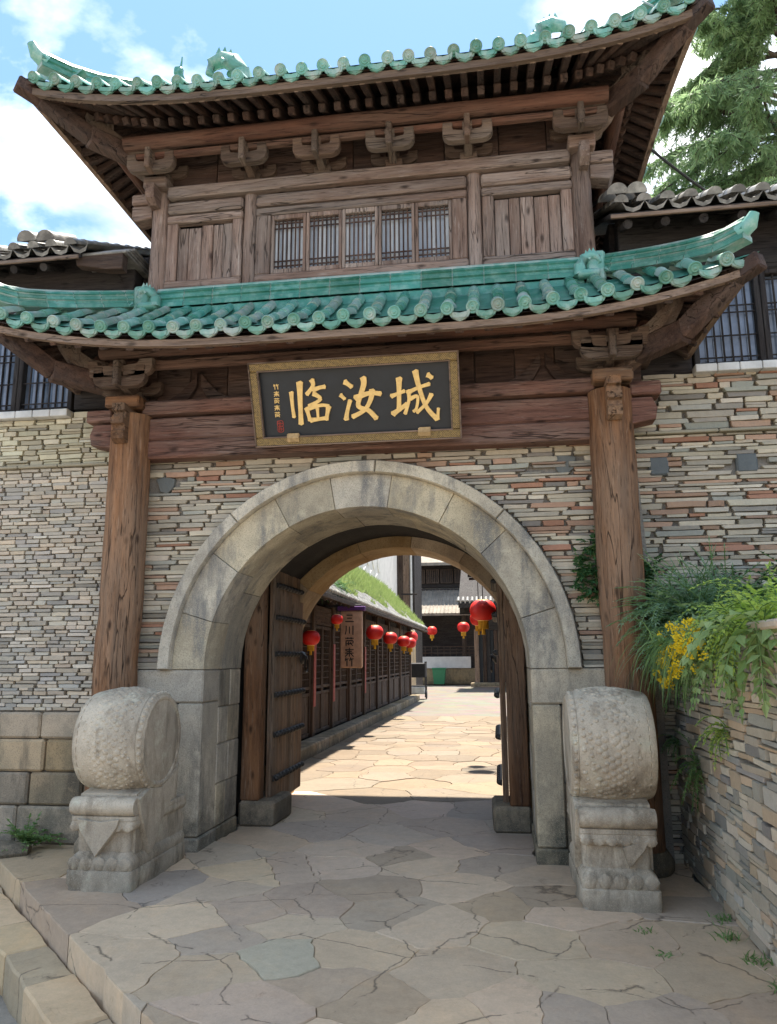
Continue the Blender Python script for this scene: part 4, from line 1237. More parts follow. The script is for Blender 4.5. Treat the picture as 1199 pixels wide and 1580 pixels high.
# main roof hips, ridge and ornaments
for s in (-1, 1):
    A = UPR.local('f')[0]+UPR.push; hp = []
    for i in range(12):
        t = .05+.95*(1-i/11); hp.append(UPR.S('f', s*(A+(UPR.Xt-A)*t), t, .03))
    hp[-1] += Vector((0, 0, .10)); hp[-2] += Vector((0, 0, .03))
    ridge_run(hp, .15, .17, uprd, GREEN, .30)
    d = (hp[-1]-hp[-2]).normalized()
    k = MB(); k.tube([hp[-1]-d*.06+Vector((0, 0, .09)), hp[-1]+d*.04+Vector((0, 0, .14)), hp[-1]+d*.09+Vector((0, 0, .23))], [.075, .065, .04], 10); k.build('ridge_tip', GREEN2, uprd, 40)
    hb = [Vector((q.x, 3.5-q.y, q.z)) for q in hp]; ridge_run(hb, .15, .17, uprd, GREEN, .6)
ridge_run([(-1.1, 1.75, 8.6), (1.1, 1.75, 8.6)], .2, .4, uprd, GREEN, .5)
for x, y, z in ((-1.40, -.30, 7.20),): beast(Vector((x, y, z+.14)), 1.2, math.pi, uprd)
ridge_run([(-1.42, -.25, 7.22), (-1.35, 1.0, 8.1)], .13, .16, uprd, GREEN, .3)
ridge_run([(1.88, -.25, 7.24), (1.42, 1.0, 8.05)], .13, .16, uprd, GREEN, .3)
beast(Vector((1.88, -.32, 7.33)), 1.0, 0, uprd)
k = MB(); k.tube([(-1.86, -.3, 7.16), (-1.86, -.31, 7.50), (-1.87, -.33, 7.58)], [.06, .05, .04], 8, True, .2); k.cbox((-1.88, -.33, 7.60), (.09, .08, .10), .02); k.tube([(-1.86, -.33, 7.62), (-1.85, -.33, 7.77)], [.016, .008], 6)
k.build('ridge_figure', GREEN, uprd, 40)

# ------------------------------------------------------------------ name board
def stroke_mesh(k, pts, w, y0, d, n=6, brush=True):
    """one brush stroke as a raised ribbon with rounded ends, in the xz plane"""
    P = [Vector((p[0], p[1])) for p in pts]; Q = []
    for i in range(len(P)-1):                        # smooth the line
        for q in range(n):
            t = q/n; p0, p1, p2, p3 = P[max(i-1, 0)], P[i], P[i+1], P[min(i+2, len(P)-1)]
            Q.append(.5*((2*p1)+(p2-p0)*t+(2*p0-5*p1+4*p2-p3)*t*t+(3*p1-p0-3*p2+p3)*t*t*t))
    Q.append(P[-1]); m = len(Q); Lf = []; Rt = []
    for i, q in enumerate(Q):
        dr = (Q[min(i+1, m-1)]-Q[max(i-1, 0)]).normalized(); nr = Vector((-dr.y, dr.x)); t = i/(m-1)
        ww = w*.5*((.92+.28*abs(2*t-1)**2-.25*t) if brush else 1)
        Lf.append(q+nr*ww); Rt.append(q-nr*ww)
    d0 = (Q[1]-Q[0]).normalized(); d1 = (Q[-1]-Q[-2]).normalized()
    st = [Q[0]-d0*w*.28+Vector((-d0.y, d0.x))*w*.18]; en = [Q[-1]+d1*w*.22+Vector((-d1.y, d1.x))*w*.05]
    poly = [tuple(q) for q in st+Rt+en+Lf[::-1]]
    k.prism(poly, y0-d, y0, 'xz', .002 if w > .02 else 0)
CH = {
'lin': [([(-0.568, 0.103), (-0.569, -0.018), (-0.563, -0.14)], 0.034), ([(-0.485, 0.192), (-0.496, -0.037), (-0.503, -0.209)], 0.047), ([(-0.373, 0.209), (-0.366, 0.152), (-0.429, 0.072)], 0.039), ([(-0.371, 0.111), (-0.308, 0.131), (-0.256, 0.138)], 0.039), ([(-0.368, 0.079), (-0.307, 0.021), (-0.419, -0.039)], 0.035), ([(-0.44, -0.055), (-0.417, -0.179)], 0.037), ([(-0.417, -0.059), (-0.3, -0.036), (-0.236, -0.05)], 0.034), ([(-0.238, -0.054), (-0.268, -0.178)], 0.039), ([(-0.413, -0.175), (-0.266, -0.161)], 0.037), ([(-0.341, -0.065), (-0.341, -0.165)], 0.026)],
'ru': [([(-0.077, 0.173), (-0.016, 0.12)], 0.042), ([(-0.123, 0.051), (-0.087, 0.009)], 0.034), ([(-0.087, -0.186), (-0.072, -0.109), (-0.039, -0.004)], 0.039), ([(0.091, 0.203), (0.091, 0.133), (0.033, -0.031), (0.045, -0.077), (0.121, -0.11), (0.188, -0.192)], 0.044), ([(0.165, 0.083), (0.144, -0.01), (0.082, -0.105), (-0.028, -0.163)], 0.042), ([(0.007, 0.013), (0.136, 0.053), (0.24, 0.042)], 0.044)],
'cheng': [([(0.33, 0.012), (0.451, 0.056)], 0.034), ([(0.409, 0.179), (0.392, -0.129)], 0.044), ([(0.335, -0.157), (0.467, -0.068)], 0.042), ([(0.485, 0.06), (0.485, -0.034), (0.444, -0.16)], 0.033), ([(0.475, 0.036), (0.569, 0.078), (0.674, 0.109)], 0.035), ([(0.497, -0.021), (0.563, -0.001), (0.549, -0.108), (0.52, -0.142)], 0.029), ([(0.555, 0.237), (0.577, 0.098), (0.634, -0.1), (0.727, -0.227)], 0.043), ([(0.729, -0.227), (0.741, -0.122)], 0.029), ([(0.687, 0.014), (0.636, -0.072), (0.55, -0.153)], 0.033), ([(0.661, 0.195), (0.698, 0.162)], 0.042)]}
nb = thing('name_board', 'black name board with three large gold characters and gold fret frame above the arch', 'sign', (0, -.45, 3.9))
MBD = Matrix.Translation((0, -.445, 3.905)) @ Matrix.Rotation(rad(23.8), 4, 'X')
bw, bh, fw = 1.86, .745, .076
k = MB(); k.cbox((0, .022, 0), (bw-.02, .04, bh-.02), .004); k.build('panel', BOARD, nb, None, MBD)
for q, (x0, x1, z0, z1) in enumerate(((-bw/2, bw/2, bh/2-fw, bh/2), (-bw/2, bw/2, -bh/2, -bh/2+fw), (-bw/2, -bw/2+fw, -bh/2+fw+.001, bh/2-fw-.001), (bw/2-fw, bw/2, -bh/2+fw+.001, bh/2-fw-.001))):
    k = MB(); k.cbox(((x0+x1)/2, -.012, (z0+z1)/2), (x1-x0, .07, z1-z0), .010)
    fo = k.build('frame_bar', FRET, nb, None, MBD)
    k = MB()
    if q < 2: k.cbox((0, -.03, z0 if q == 0 else z1), (x1-x0-2*fw+.02, .04, .012), .003); k.cbox((0, -.02, z1 if q == 0 else z0), (x1-x0+.014, .075, .012), .003)
    else: k.cbox((x1 if q == 2 else x0, -.03, 0), (.012, .04, z1-z0), .003); k.cbox((x0 if q == 2 else x1, -.02, 0), (.012, .075, bh+.014), .003)
    k.build('frame_bead', GOLD if q < 0 else wd('eave', 'x'), fo, None, MBD)
for nm in ('lin', 'ru', 'cheng'):
    k = MB()
    for i, (pts, w) in enumerate(CH[nm]): stroke_mesh(k, [(x, z*.93+.005) for x, z in pts], w*1.13, 0, .016+.0008*i)
    k.build('gold_character', GOLD, nb, None, MBD)
R = random.Random(5); k = MB()
def glyph(k, cx, cz, s, strokes, y0, d, w):
    for i, st in enumerate(strokes): stroke_mesh(k, [(cx+x*s, cz+z*s) for x, z in st], w, y0, d+.0003*i, 3, False)
ZHU = [[(-.4, .5), (-.5, .1)], [(-.5, .3), (-.1, .35)], [(-.28, .3), (-.28, -.5)], [(.15, .5), (.05, .1)], [(.05, .3), (.5, .35)], [(.3, .3), (.3, -.5)]]
TEN = [[(-.5, .3), (.5, .3)], [(-.5, -.1), (.5, -.1)], [(0, .5), (0, -.5)], [(-.1, -.1), (-.5, -.5)], [(.1, -.1), (.5, -.5)], [(-.3, .1), (.3, .1)]]
SUI = [[(-.5, .4), (.5, .4)], [(-.2, .5), (-.2, .3)], [(.2, .5), (.2, .3)], [(-.4, .1), (.4, .1), (.4, -.2)], [(-.4, .1), (-.4, -.5)], [(-.1, 0), (-.1, -.4)], [(.1, -.1), (.4, -.5)], [(-.3, -.25), (.3, -.25)]]
for i, g in enumerate((ZHU, TEN, SUI, TEN, SUI)):
    glyph(k, -.705-.003*i, .155-.062*i, .046, g, 0, .004, .006)
k.build('small_inscription', GOLD, nb, None, MBD)
k = MB()
for z in (-.175, -.225):
    glyph(k, -.70, z, .046, [[(-.5, .5), (.5, .5), (.5, -.5), (-.5, -.5), (-.5, .5)], [(-.2, .5), (-.2, -.5)], [(.1, .3), (.1, -.4)], [(-.5, 0), (.5, 0)]], 0, .004, .006)
k.build('red_seal', RED, nb, None, MBD)
for x in (-.58, .61):
    k = MB(); pts = [(-.20, 3.585), (-.36, 3.57), (-.385, 3.60), (-.38, 3.645), (-.20, 3.645)]
    k.prism(pts, x-.055, x+.055, 'yz', .012)
    b = k.build('support_block', plain('block_gilt', (.42, .28, .13), .6, .3, 0, .3, 25) if x < 0 else bpy.data.materials['block_gilt'], nb)

# ------------------------------------------------------------------ drum stones
def drum_stone(s, label):
    """s=-1 left (disc faces +x), s=1 right (disc faces -x); inner side towards the passage"""
    d = thing('drum_stone', label, 'drum stone', (s*1.78, -.75, 0), 'carved drum stones flanking the arch')
    xi, xo = 1.50, 1.995                               # inner and outer faces
    if s > 0: xi, xo = 1.70, 2.20
    cx = s*(xi+xo)/2; hw = (xo-xi)/2; y0, y1 = -1.20, -.22; cy = (y0+y1)/2; hy = (y1-y0)/2
    def rect(z, e, jit=0):
        """rounded rectangle ring, e = outward offset"""
        a, b, r = hw+e, hy+e, .03; pts = []
        for sx, sy, t0 in ((1, 1, 0), (-1, 1, 90), (-1, -1, 180), (1, -1, 270)):
            for t in (0, 30, 60, 90):
                an = rad(t0+t); pts.append((cx+sx*(a-r)+r*math.cos(an), cy+sy*(b-r)+r*math.sin(an), z))
        out = []
        m = len(pts)
        for i in range(m):                              # subdivide the long sides
            p, q = Vector(pts[i]), Vector(pts[(i+1) % m]); nn = 6 if (q-p).length > .1 else 1
            for t in range(nn):
                v = p+(q-p)*t/nn; w = noise.noise(v*9)*.006+noise.noise(v*25)*.004
                dirv = Vector((v.x-cx, (v.y-cy)*.5, 0)).normalized(); out.append(tuple(v+dirv*(w+jit*noise.noise(v*14))))
        return out
    k = MB(); k.loft([rect(-.02, .004, .03), rect(.015, .006, .035), rect(.04, .008, .012), rect(.128, .008), rect(.136, .002)]); base = k.build('base', DRUM, d, 40)
    k = MB(); k.loft([rect(.130, -.004), rect(.150, .000), rect(.185, .002), rect(.215, -.010), rect(.245, -.035), rect(.262, -.05)]); lot = k.build('lotus_moulding', DRUM, d, 40)
    for i in range(5):                                   # lotus petals on the front and inner side
        M = Matrix.Translation((cx-hw*.8+hw*1.6*i/4, y0-.001, .185)) @ Matrix.Diagonal((.050, .010, .05, 1))
        kk = MB(); kk.lathe([(.0, -1), (.6, -.8), (1, 0), (.75, .6), (0, 1)], 10, M); kk.build('petal', DRUM, lot, 60)
    k = MB(); k.loft([rect(.258, -.045), rect(.30, -.042), rect(.38, -.042), rect(.402, -.035)]); k.build('waist', DRUM, d, 40)
    k = MB(); k.loft([rect(.398, -.035), rect(.415, -.008), rect(.45, .006), rect(.478, -.002), rect(.482, .002), rect(.510, .000), rect(.514, -.012)]); up = k.build('upper_moulding', DRUM, d, 40)
    for i in range(6):
        M = Matrix.Translation((cx-hw*.84+hw*1.68*i/5, y0-.002, .435)) @ Matrix.Diagonal((.042, .008, .03, 1))
        kk = MB(); kk.lathe([(.0, -1), (.6, -.8), (1, 0), (.75, .6), (0, 1)], 10, M); kk.build('petal', DRUM, up, 60)
    # cloth corner hanging over the front and over the inner side
    k = MB()
    if s < 0:
        t = [(cx-.175, .498), (cx+.0, .478), (cx+.15, .498), (cx+.135, .44), (cx-.02, .235), (cx-.16, .42)]
        k.prism(t[::1], y0-.028, y0+.10, 'xz', .008)
    else:
        t = [(cx+.02, .40), (cx+.20, .45), (cx+.16, .38), (cx+.06, .27)]
        k.prism(t[::-1], y0-.012, y0+.10, 'xz', .006)
    k.build('hanging_cloth', DRUM, d, 30)
    k = MB(); xs = s*xi-s*.022; xe = s*xi+s*.05
    t = [(-1.16, .63), (-1.12, .52), (-1.04, .38), (-.93, .20), (-.86, .25), (-.80, .34), (-.72, .44), (-.60, .52), (-.50, .66), (-.46, .80), (-.60, .72), (-.80, .66), (-1.0, .68)]
    if s > 0: t = t[::-1]
    k.prism(t[::-1], xs, xe, 'yz', .010); k.build('side_cloth', DRUM, d, 30)
    # roll under the drum
    k = MB(); rr = []
    for i in range(15):
        u = -1+2*i/14; x = cx+u*(hw+.004); r = .074*(1-.12*abs(u)**6)
        rr.append([(x, -1.155+r*1.05*math.cos(q*math.pi/9)*(1+.03*noise.noise(Vector((x*20, q, s)))), .577+r*.95*math.sin(q*math.pi/9)) for q in range(18)])
    k.loft(rr); k.build('scroll_roll', DRUM, d, 45)
    # body behind, carrying the drum
    k = MB(); t = [(-1.12, .50), (-1.12, .66), (-.9, .70), (-.55, .80), (-.44, .95), (-.40, .90), (-.38, .72), (-.40, .50), (-.30, .40), (-.22, .34), (-.225, .22), (-1.1, .24)]
    k.prism(t[::-1] if s < 0 else t[::-1], cx-hw+.02, cx+hw-.02, 'yz', .02); k.build('back_support', DRUM, d, 30)
    # drum: a barrel with its axis along x, studded skin and flat carved disc
    yc, zc, r0 = -.815, 1.022, .408
    k = MB(); rings = []; N = 44
    for u in [-1, -.985, -.93, -.85, -.84, -.82, -.7, -.5, -.3, 0, .3, .5, .7, .82, .84, .85, .93, .985, 1]:
        r = r0-.045*abs(u)**2.2-(.02 if abs(u) == 1 else .006 if abs(u) > .98 else 0)-(.006 if .835 < abs(u) < .845 else 0)
        x = cx+u*(hw+.02)+s*(.03 if u*s > 0 else 0)*abs(u)
        rings.append([(x, yc+r*math.cos(2*math.pi*q/N)*(1+.006*noise.noise(Vector((x*6, q*.4, s*3)))), zc+r*math.sin(2*math.pi*q/N)) for q in range(N)])
    k.loft(rings); body = k.build('drum_body', DRUM, d, 38)
    # worn studs in rows round the barrel
    for side in (-1, 1):
        st = MB(); 
        for q in range(38):
            t = rad(-70+q*9.2)+math.pi*.5+.9
            r = r0-.045*.9**2.2; x = cx+side*.915*(hw+.02)
            M = Matrix.Translation((x, yc+r*math.cos(t), zc+r*math.sin(t))) @ Matrix.Rotation(math.pi/2-t, 4, 'X').inverted() if False else Matrix.Translation((x, yc+r*math.cos(t), zc+r*math.sin(t))) @ Matrix.Rotation(t-math.pi/2, 4, 'X')
            b = MB(); b.lathe([(.019, -.008), (.017, .0), (.011, .005), (.002, .007)], 7, M); st.add(b.v, b.f)
        o = st.build('stud_row', DRUM, body, 60); o['kind'] = 'stuff'
    for ln, u in enumerate((-.66, -.50, -.34, -.18, -.02, .14, .30, .46, .62)):
        st = MB()
        for q in range(30):
            if R.random() < .15: continue
            t = rad(62+q*7.4+(ln % 2)*4.1+R.uniform(-1, 1)); r = r0-.045*abs(u)**2.2
            sz = R.uniform(.7, 1.1)*(.9 if abs(u) < .4 else .6)
            M = Matrix.Translation((cx+u*(hw+.02)+R.uniform(-.014, .014), yc+r*math.cos(t), zc+r*math.sin(t))) @ Matrix.Rotation(t-math.pi/2, 4, 'X') @ Matrix.Diagonal((sz*1.12, sz*.95, 1, 1))
            b = MB(); b.lathe([(.030, -.010), (.026, -.001), (.017, .0038), (.002, .0055)], 8, M); st.add(b.v, b.f)
        o = st.build('stud_row', DRUM, body, 60); o['kind'] = 'stuff'
    M = Matrix.Translation((s*xi-s*.016, yc, zc)) @ Matrix.Rotation(rad(-90*s), 4, 'Y')
    k = MB(); k.lathe([(.352, -.03), (.350, .006), (.336, .014), (.318, .012), (.308, .002), (.30, -.001), (.2, .001), (.1, .003), (.0015, .004)], 44, M); k.build('drum_face', DRUM, d, 30)
    return d
drum_stone(-1, 'carved stone drum left of the arch with a pointed cloth on its pedestal')
drum_stone(1, 'carved stone drum right of the arch beside the planted wall')

# ------------------------------------------------------------------ wing pavilions above the side walls
GB = barrel(.062, .26).mesh('grey_tile', GREYT, 40)
def grey_eave(parent, x0, x1, y, z, slope, sp, depth, R, axis='x'):
    """tiled slope whose eave runs along x; first row as tiles of their own, the rest joined"""
    k = MB(); dy, dz = math.cos(slope), math.sin(slope)
    n = int((x1-x0)/sp)
    for i in range(n):
        x = x0+(i+.5)*(x1-x0)/n
        M = Matrix.Translation((x, y, z)) @ Matrix.Rotation(slope, 4, 'X')
        o = bpy.data.objects.new('grey_tile', GB); put(o, parent, M @ Matrix.Rotation(rad(R.uniform(-4, 4)), 4, 'Y') @ Matrix.Translation((0, R.uniform(-.012, .01), 0)))
        d = .25
        while d < depth:
            b = barrel(.062, .26); k.add(b.v, b.f, None, M @ Matrix.Translation((R.uniform(-.005, .005), d, 0))); d += .25
        c = MB(); w = (x1-x0)/n
        vs = []
        for yy in (-.03, depth):
            vs += [(q*w, yy, -.045*math.cos(q*math.pi)) for q in (-.5, -.3, -.1, .1, .3, .5)]
        M2 = M @ Matrix.Translation((w/2, 0, -.012)); k.add(vs, [(i_, i_+1, i_+7, i_+6) for i_ in range(5)], None, M2)
        k.add([(-w*.5, -.03, .01), (-w*.3, -.03, -.03), (0, -.03, -.05), (w*.3, -.03, -.03), (w*.5, -.03, .01), (w*.3, -.03, -.065), (0, -.03, -.085), (-w*.3, -.03, -.065)], [(0, 1, 7), (1, 2, 6, 7), (2, 3, 5, 6), (3, 4, 5)], None, M2)
    o = k.build('roof_tiles', GREYT, parent, 40); o['kind'] = 'stuff'
def wing_house(s):
    lab = ('grey tiled timber wing right of the gate, barred windows above the slate wall' if s > 0 else 'grey tiled timber wing left of the gate, barred windows above the pale wall')
    h = thing('wing_house', lab, 'house', (s*4.4, .2, 4.15)); R = random.Random(80+s)
    X = lambda a, b: (min(s*a, s*b), max(s*a, s*b))
    zt = 5.66 if s > 0 else 5.72
    box('body', *X(2.40, 7.2), .30, 3.2, 4.16, zt+.2, wd('black', 'x'), h)
    # window band
    zs, zw = (4.15, 4.235) if s > 0 else (4.06, 4.155)
    x = 3.02
    while x < 7:
        l = .19; box('sill_tile', *X(x+.003, x+l-.003), -.02, .2, zs, zs+.075, WHITESILL, h, .006); x += l
    xx = 3.05; first = True
    while xx < 7:
        w = .62
        k = MB()
        a, b = X(xx, xx+w)
        for c in (a+.025, b-.025): k.cbox((c, .13, (zw+5.15)/2), (.05, .08, 5.15-zw), .006)
        for z in (zw+.02, 5.13): k.cbox(((a+b)/2, .13, z), (w-.104, .075, .045), .006)
        f = k.build('window_frame', wd('black', 'z'), h)
        lattice(f, a+.05, b-.05, zw+.04, 5.11, .125, wd('black', 'z'), 7, [.58, .66, .94], [.06, .31], .013)
        k = MB(); k.add([(a+.05, .165, zw), (b-.05, .165, zw), (b-.05, .165, 5.12), (a+.05, .165, 5.12)], [(0, 1, 2, 3)]); k.build('window_pane', DPANE, f)
        k = MB()
        for q in range(7):
            if R.random() < .2: continue
            cx = a+.05+(w-.1)*(q+.5)/7; k.cbox((cx, .155, (zw+5.1)/2), (.075*R.uniform(.5, .8), .008, 5.05-zw), .003)
        k.build('curtain', BCURT, f); xx += w+.006
    box('wall_band', *X(2.45, 7.2), .1, .298, 5.16, zt+.15, wd('black', 'x'), h)
    box('wall_end', *X(2.42, 3.03), .1, .298, 4.16, 5.158, wd('black', 'x'), h)
    # roof
    x0, x1 = X(2.33 if s > 0 else 2.86, 7.4); y0 = -.28; sl = rad(27)
    grey_eave(h, x0, x1, y0, zt+.06, sl, .20, 2.6, R)
    k = MB(); 
    dk_pts = [(y0+.03, zt-.03), (y0+2.4, zt-.03+2.37*math.tan(sl)), (y0+2.4, zt-.07+2.37*math.tan(sl)), (y0+.03, zt-.075)]
    k.prism(dk_pts, x0, x1, 'yz'); k.build('roof_deck', wd('black', 'y'), h)
    box('gutter_strip', x0, x1, y0-.02, y0+.005, zt-.105, zt-.068, wd('eave', 'x'), h, .004)
    n = int((x1-x0)/.33)
    for i in range(n):
        x = x0+.16+i*.33
        k = MB(); k.tube([(x, y0+.06, zt-.13), (x, y0+.8, zt+.22)], .042, 9); k.build('rafter', wd('black', 'y'), h, 40)
    if s > 0:
        for i, x in enumerate((2.40, 2.57)):
            k = MB(); b = barrel(.088, .5); k.add(b.v, b.f); M = Matrix.Translation((x, y0-.02+i*.01, zt+.135)) @ Matrix.Rotation(sl, 4, 'X'); k.build('verge_tile', GREYT, h, 40, M)
            k = MB(); b = barrel(.088, .5); k.add(b.v, b.f); M = Matrix.Translation((x, y0+.5, zt+.39)) @ Matrix.Rotation(sl, 4, 'X'); k.build('verge_tile', GREYT, h, 40, M)
    else:
        for i, x in enumerate((-3.44, -3.24)):
            k = MB(); b = barrel(.095, .5); k.add(b.v, b.f); M = Matrix.Translation((x, y0-.02+i*.02, zt+.13)) @ Matrix.Rotation(sl, 4, 'X'); k.build('verge_tile', GREYT, h, 40, M)
        # stepped tile courses on the near corner going back towards the gate
        for q in range(4):
            k = MB(); k.cbox((-2.66+q*.02, .42+q*.05, zt-.035+q*.034), (.55-q*.03, 1.3, .028), .006); k.build('verge_course', GREYT, h)
        k = MB(); k.prism([(-2.95, zt-.02), (-2.92, zt-.14), (-2.6, zt-.21), (-2.42, zt-.22), (-2.42, zt-.02)][::-1], -.22, -.12, 'xz', .01); k.build('corner_beam', wd('alley', 'x'), h)
    for x in (2.6, 4.2, 5.8):
        k = MB(); k.tube([(s*x, .2, 4.2), (s*x, .2, zt)], .07, 12); k.build('post', wd('black', 'z'), h, 40)
wing_house(-1); wing_house(1)

# ------------------------------------------------------------------ the street behind the gate
def mesh_thing(name, label, cat, loc, group=None): return thing(name, label, cat, loc, group)
R = random.Random(90)
shop = thing('shop_house', 'low dark timber shop with lattice doors and a grassy roof along the street', 'shop', (-2.6, 15, 0))
SX = -2.35
def shop_x(y): return SX-.012*(y-6)
y = 5.6
while y < 24.4:
    l = min(R.uniform(1.0, 1.6), 24.4-y)
    k = MB(); k.cbox((-2.20, y+l/2, .085), (.34, l-.01, .23), .02); k.build('plinth_stone', ASHLAR, shop); y += l
box('shop_body', -6, SX-.12, 5.75, 24.3, -.1, 2.9, wd('black', 'z'), shop)
bays = [6.0, 7.75, 9.5, 11.4, 13.4, 15.6, 18, 20.9, 24.1]
for q, yb in enumerate(bays):
    box('shop_post', SX-.16, SX+.02, yb-.10, yb+.10, .2, 2.90, wd('alley', 'z'), shop)
for y0, y1 in zip(bays, bays[1:]):
    a, b = y0+.10, y1-.10
    box('shop_beam', SX-.12, SX-.02, a, b, 2.32, 2.70, wd('alley', 'y'), shop)
    n = 2; w = (b-a)/n
    for i in range(n):
        c0, c1 = a+i*w+.01, a+(i+1)*w-.01
        k = MB(); X = SX-.06
        for c in (c0+.035, c1-.035): k.cbox((X, c, 1.26), (.06, .07, 2.08), .006)
        for z in (.25, .98, 1.10, 2.27): k.cbox((X, (c0+c1)/2, z), (.055, c1-c0-.144, .06), .006)
        d = k.build('lattice_door', wd('alley', 'z'), shop)
        k = MB(); m = 5
        for t in range(m): k.cbox((X-.01, c0+.07+(c1-c0-.14)*(t+.5)/m, .615), (.03, (c1-c0-.14)/m-.012, .66), .006)
        k.build('door_panel', wd('alley', 'z'), d)
        k = MB()
        for t in range(1, 7): k.cbox((X, c0+.07+(c1-c0-.14)*t/7, 1.685), (.02, .016, 1.1), .002)
        for t in range(1, 9): k.cbox((X+.004, (c0+c1)/2, 1.14+1.1*t/9), (.014, c1-c0-.14, .016), .002)
        k.build('lattice', wd('alley', 'y'), d)
    if y0 in (7.75, 9.5, 13.4):
        box('red_couplet', SX+.022, SX+.032, y0-.09, y0+.09, .75, 1.95, RED, shop, .003)
# roof of the shop with tiles along the eave
k = MB(); k.prism([(-1.72, 2.74), (-3.56, 4.40), (-3.56, 4.34), (-1.72, 2.68)], 5.5, 24.6, 'xz'); k.build('roof_deck', wd('black', 'x'), shop)
y = 5.6; jo = MB()
while y < 24.5:
    M = Matrix.Translation((-1.70, y, 2.795)) @ Matrix.Rotation(rad(90), 4, 'Z') @ Matrix.Rotation(rad(42.1), 4, 'X')
    put(bpy.data.objects.new('grey_tile', GB), shop, M)
    for d in range(1, 10):
        b = barrel(.062, .26); jo.add(b.v, b.f, None, M @ Matrix.Translation((0, d*.25, 0)))
    y += .2
o = jo.build('roof_tiles', GREYT, shop, 40); o['kind'] = 'stuff'
bar('eave_board', (-1.70, 5.5, 2.715), (-1.70, 24.6, 2.715), .04, .08, wd('alley', 'y'), shop)
y = 5.8
while y < 24.5:
    bar('rafter', (-1.76, y, 2.665), (-2.35, y, 3.19), .06, .07, wd('alley', 'x'), shop); y += .42
# white plastered house behind the shop roof, and the narrow dark building with a drainpipe
wh = thing('white_house', 'white plastered house with stone patches rising behind the grassy shop roof', 'house', (-6, 20, 0))
box('plaster_wall', -9, -3.55, 10, 29.2, 0, 11, PLASTER, wh, .03)
R = random.Random(91)
for i in range(16):
    y, z = 19+i % 4*1.35+R.uniform(-.2, .2)+(i//4 % 2)*.5, 4.6+i//4*.85
    k = MB(); n = 7; pts = [(y+math.cos(6.28*t/n)*R.uniform(.5, .68), z+math.sin(6.28*t/n)*R.uniform(.32, .44)) for t in range(n)]
    k.prism(pts, -3.52, -3.6, 'yz', .02); k.build('wall_stone', PLASTER, wh)
nb2 = thing('narrow_house', 'tall narrow dark timber house with a pale drainpipe past the white wall', 'house', (-3.2, 30.5, 0))
box('side_wall', -5, -3.3, 29.5, 33, 0, 10, wd('alley', 'z'), nb2); box('corner_post', -3.3, -3.0, 29.5, 29.8, 0, 10, wd('eave', 'z'), nb2)
box('dark_wall', -3.0, -2.75, 29.6, 33, 0, 10, wd('black', 'z'), nb2)
k = MB(); k.tube([(-2.9, 29.42, 10), (-2.9, 29.42, 3.4), (-2.78, 29.35, 2.9), (-2.78, 29.35, .2)], .055, 10); k.build('drainpipe', WHITESILL, nb2, 40)
box('balcony_rail', -3.35, -2.6, 29.2, 29.25, 4.6, 4.68, wd('black', 'x'), nb2)
box('brick_base', -3.3, -2.70, 26.2, 29.3, 0, 2.9, ASHLAR, nb2, .02)
# far hall facing the gate
hall = thing('far_hall', 'two-storey hall at the street end with dark veranda and pale tiled roofs', 'hall', (-3, 43, 0))
HT = granite('sunlit_tile', (.25, .215, .175), (.29, .25, .20), (.17, .15, .13), .3, use_obj=False)
box('hall_body', -12, 2.4, 44.05, 50, 0, 6.2, wd('black', 'x'), hall)
box('podium', -8, .2, 42.2, 44, 0, 1.0, ASHLAR, hall, .03)
box('parapet', -8, -.6, 42.1, 42.25, 1.0, 1.72, PLASTER, hall, .02)
for x in (-7, -5.2, -3.9, -1.0, -.2):
    k = MB(); k.tube([(x, 42.4, .9), (x, 42.4, 4.9)], .14, 12); k.build('veranda_post', wd('alley', 'z'), hall, 40)
k = MB()
for z in (1.95, 2.15, 2.35): k.cbox((-4, 42.3, z), (8, .06, .06), .01)
for i in range(20): k.cbox((-7.9+i*.4, 42.3, 2.04), (.05, .05, .6), .008)
k.build('railing', wd('alley', 'x'), hall)
box('veranda_beam', -8, .2, 42.25, 42.55, 4.3, 4.6, wd('black', 'x'), hall)
k = MB(); k.prism([(40.9, 4.40), (44.6, 6.40), (44.6, 6.25), (40.9, 4.25)], -8.5, 2.4, 'yz'); k.build('lower_roof', HT, hall)
k = MB(); jo = MB()
for i in range(44):
    x = -8.4+i*.24; jo.tube([(x, 40.85, 4.39), (x, 44.6, 6.39)], .035, 6)
o = jo.build('roof_tiles', HT, hall, 40); o['kind'] = 'stuff'
box('upper_wall', -8, 2, 44.2, 44.4, 6.3, 8.2, wd('black', 'x'), hall)
for i in range(5):
    x = -5.0+i*.95
    k = MB(); k.cbox((x, 44.12, 7.05), (.85, .1, .95), .01); f = k.build('window_frame', wd('alley', 'z'), hall)
    k = MB()
    for t in range(6): k.cbox((x-.32+t*.128, 44.06, 7.05), (.05, .04, .8), .004)
    k.build('window_slats', wd('black', 'z'), f)
k = MB(); k.prism([(42.9, 7.85), (47, 10.0), (47, 9.8), (42.9, 7.65)], -8.5, 2.4, 'yz'); k.build('upper_roof', HT, hall)
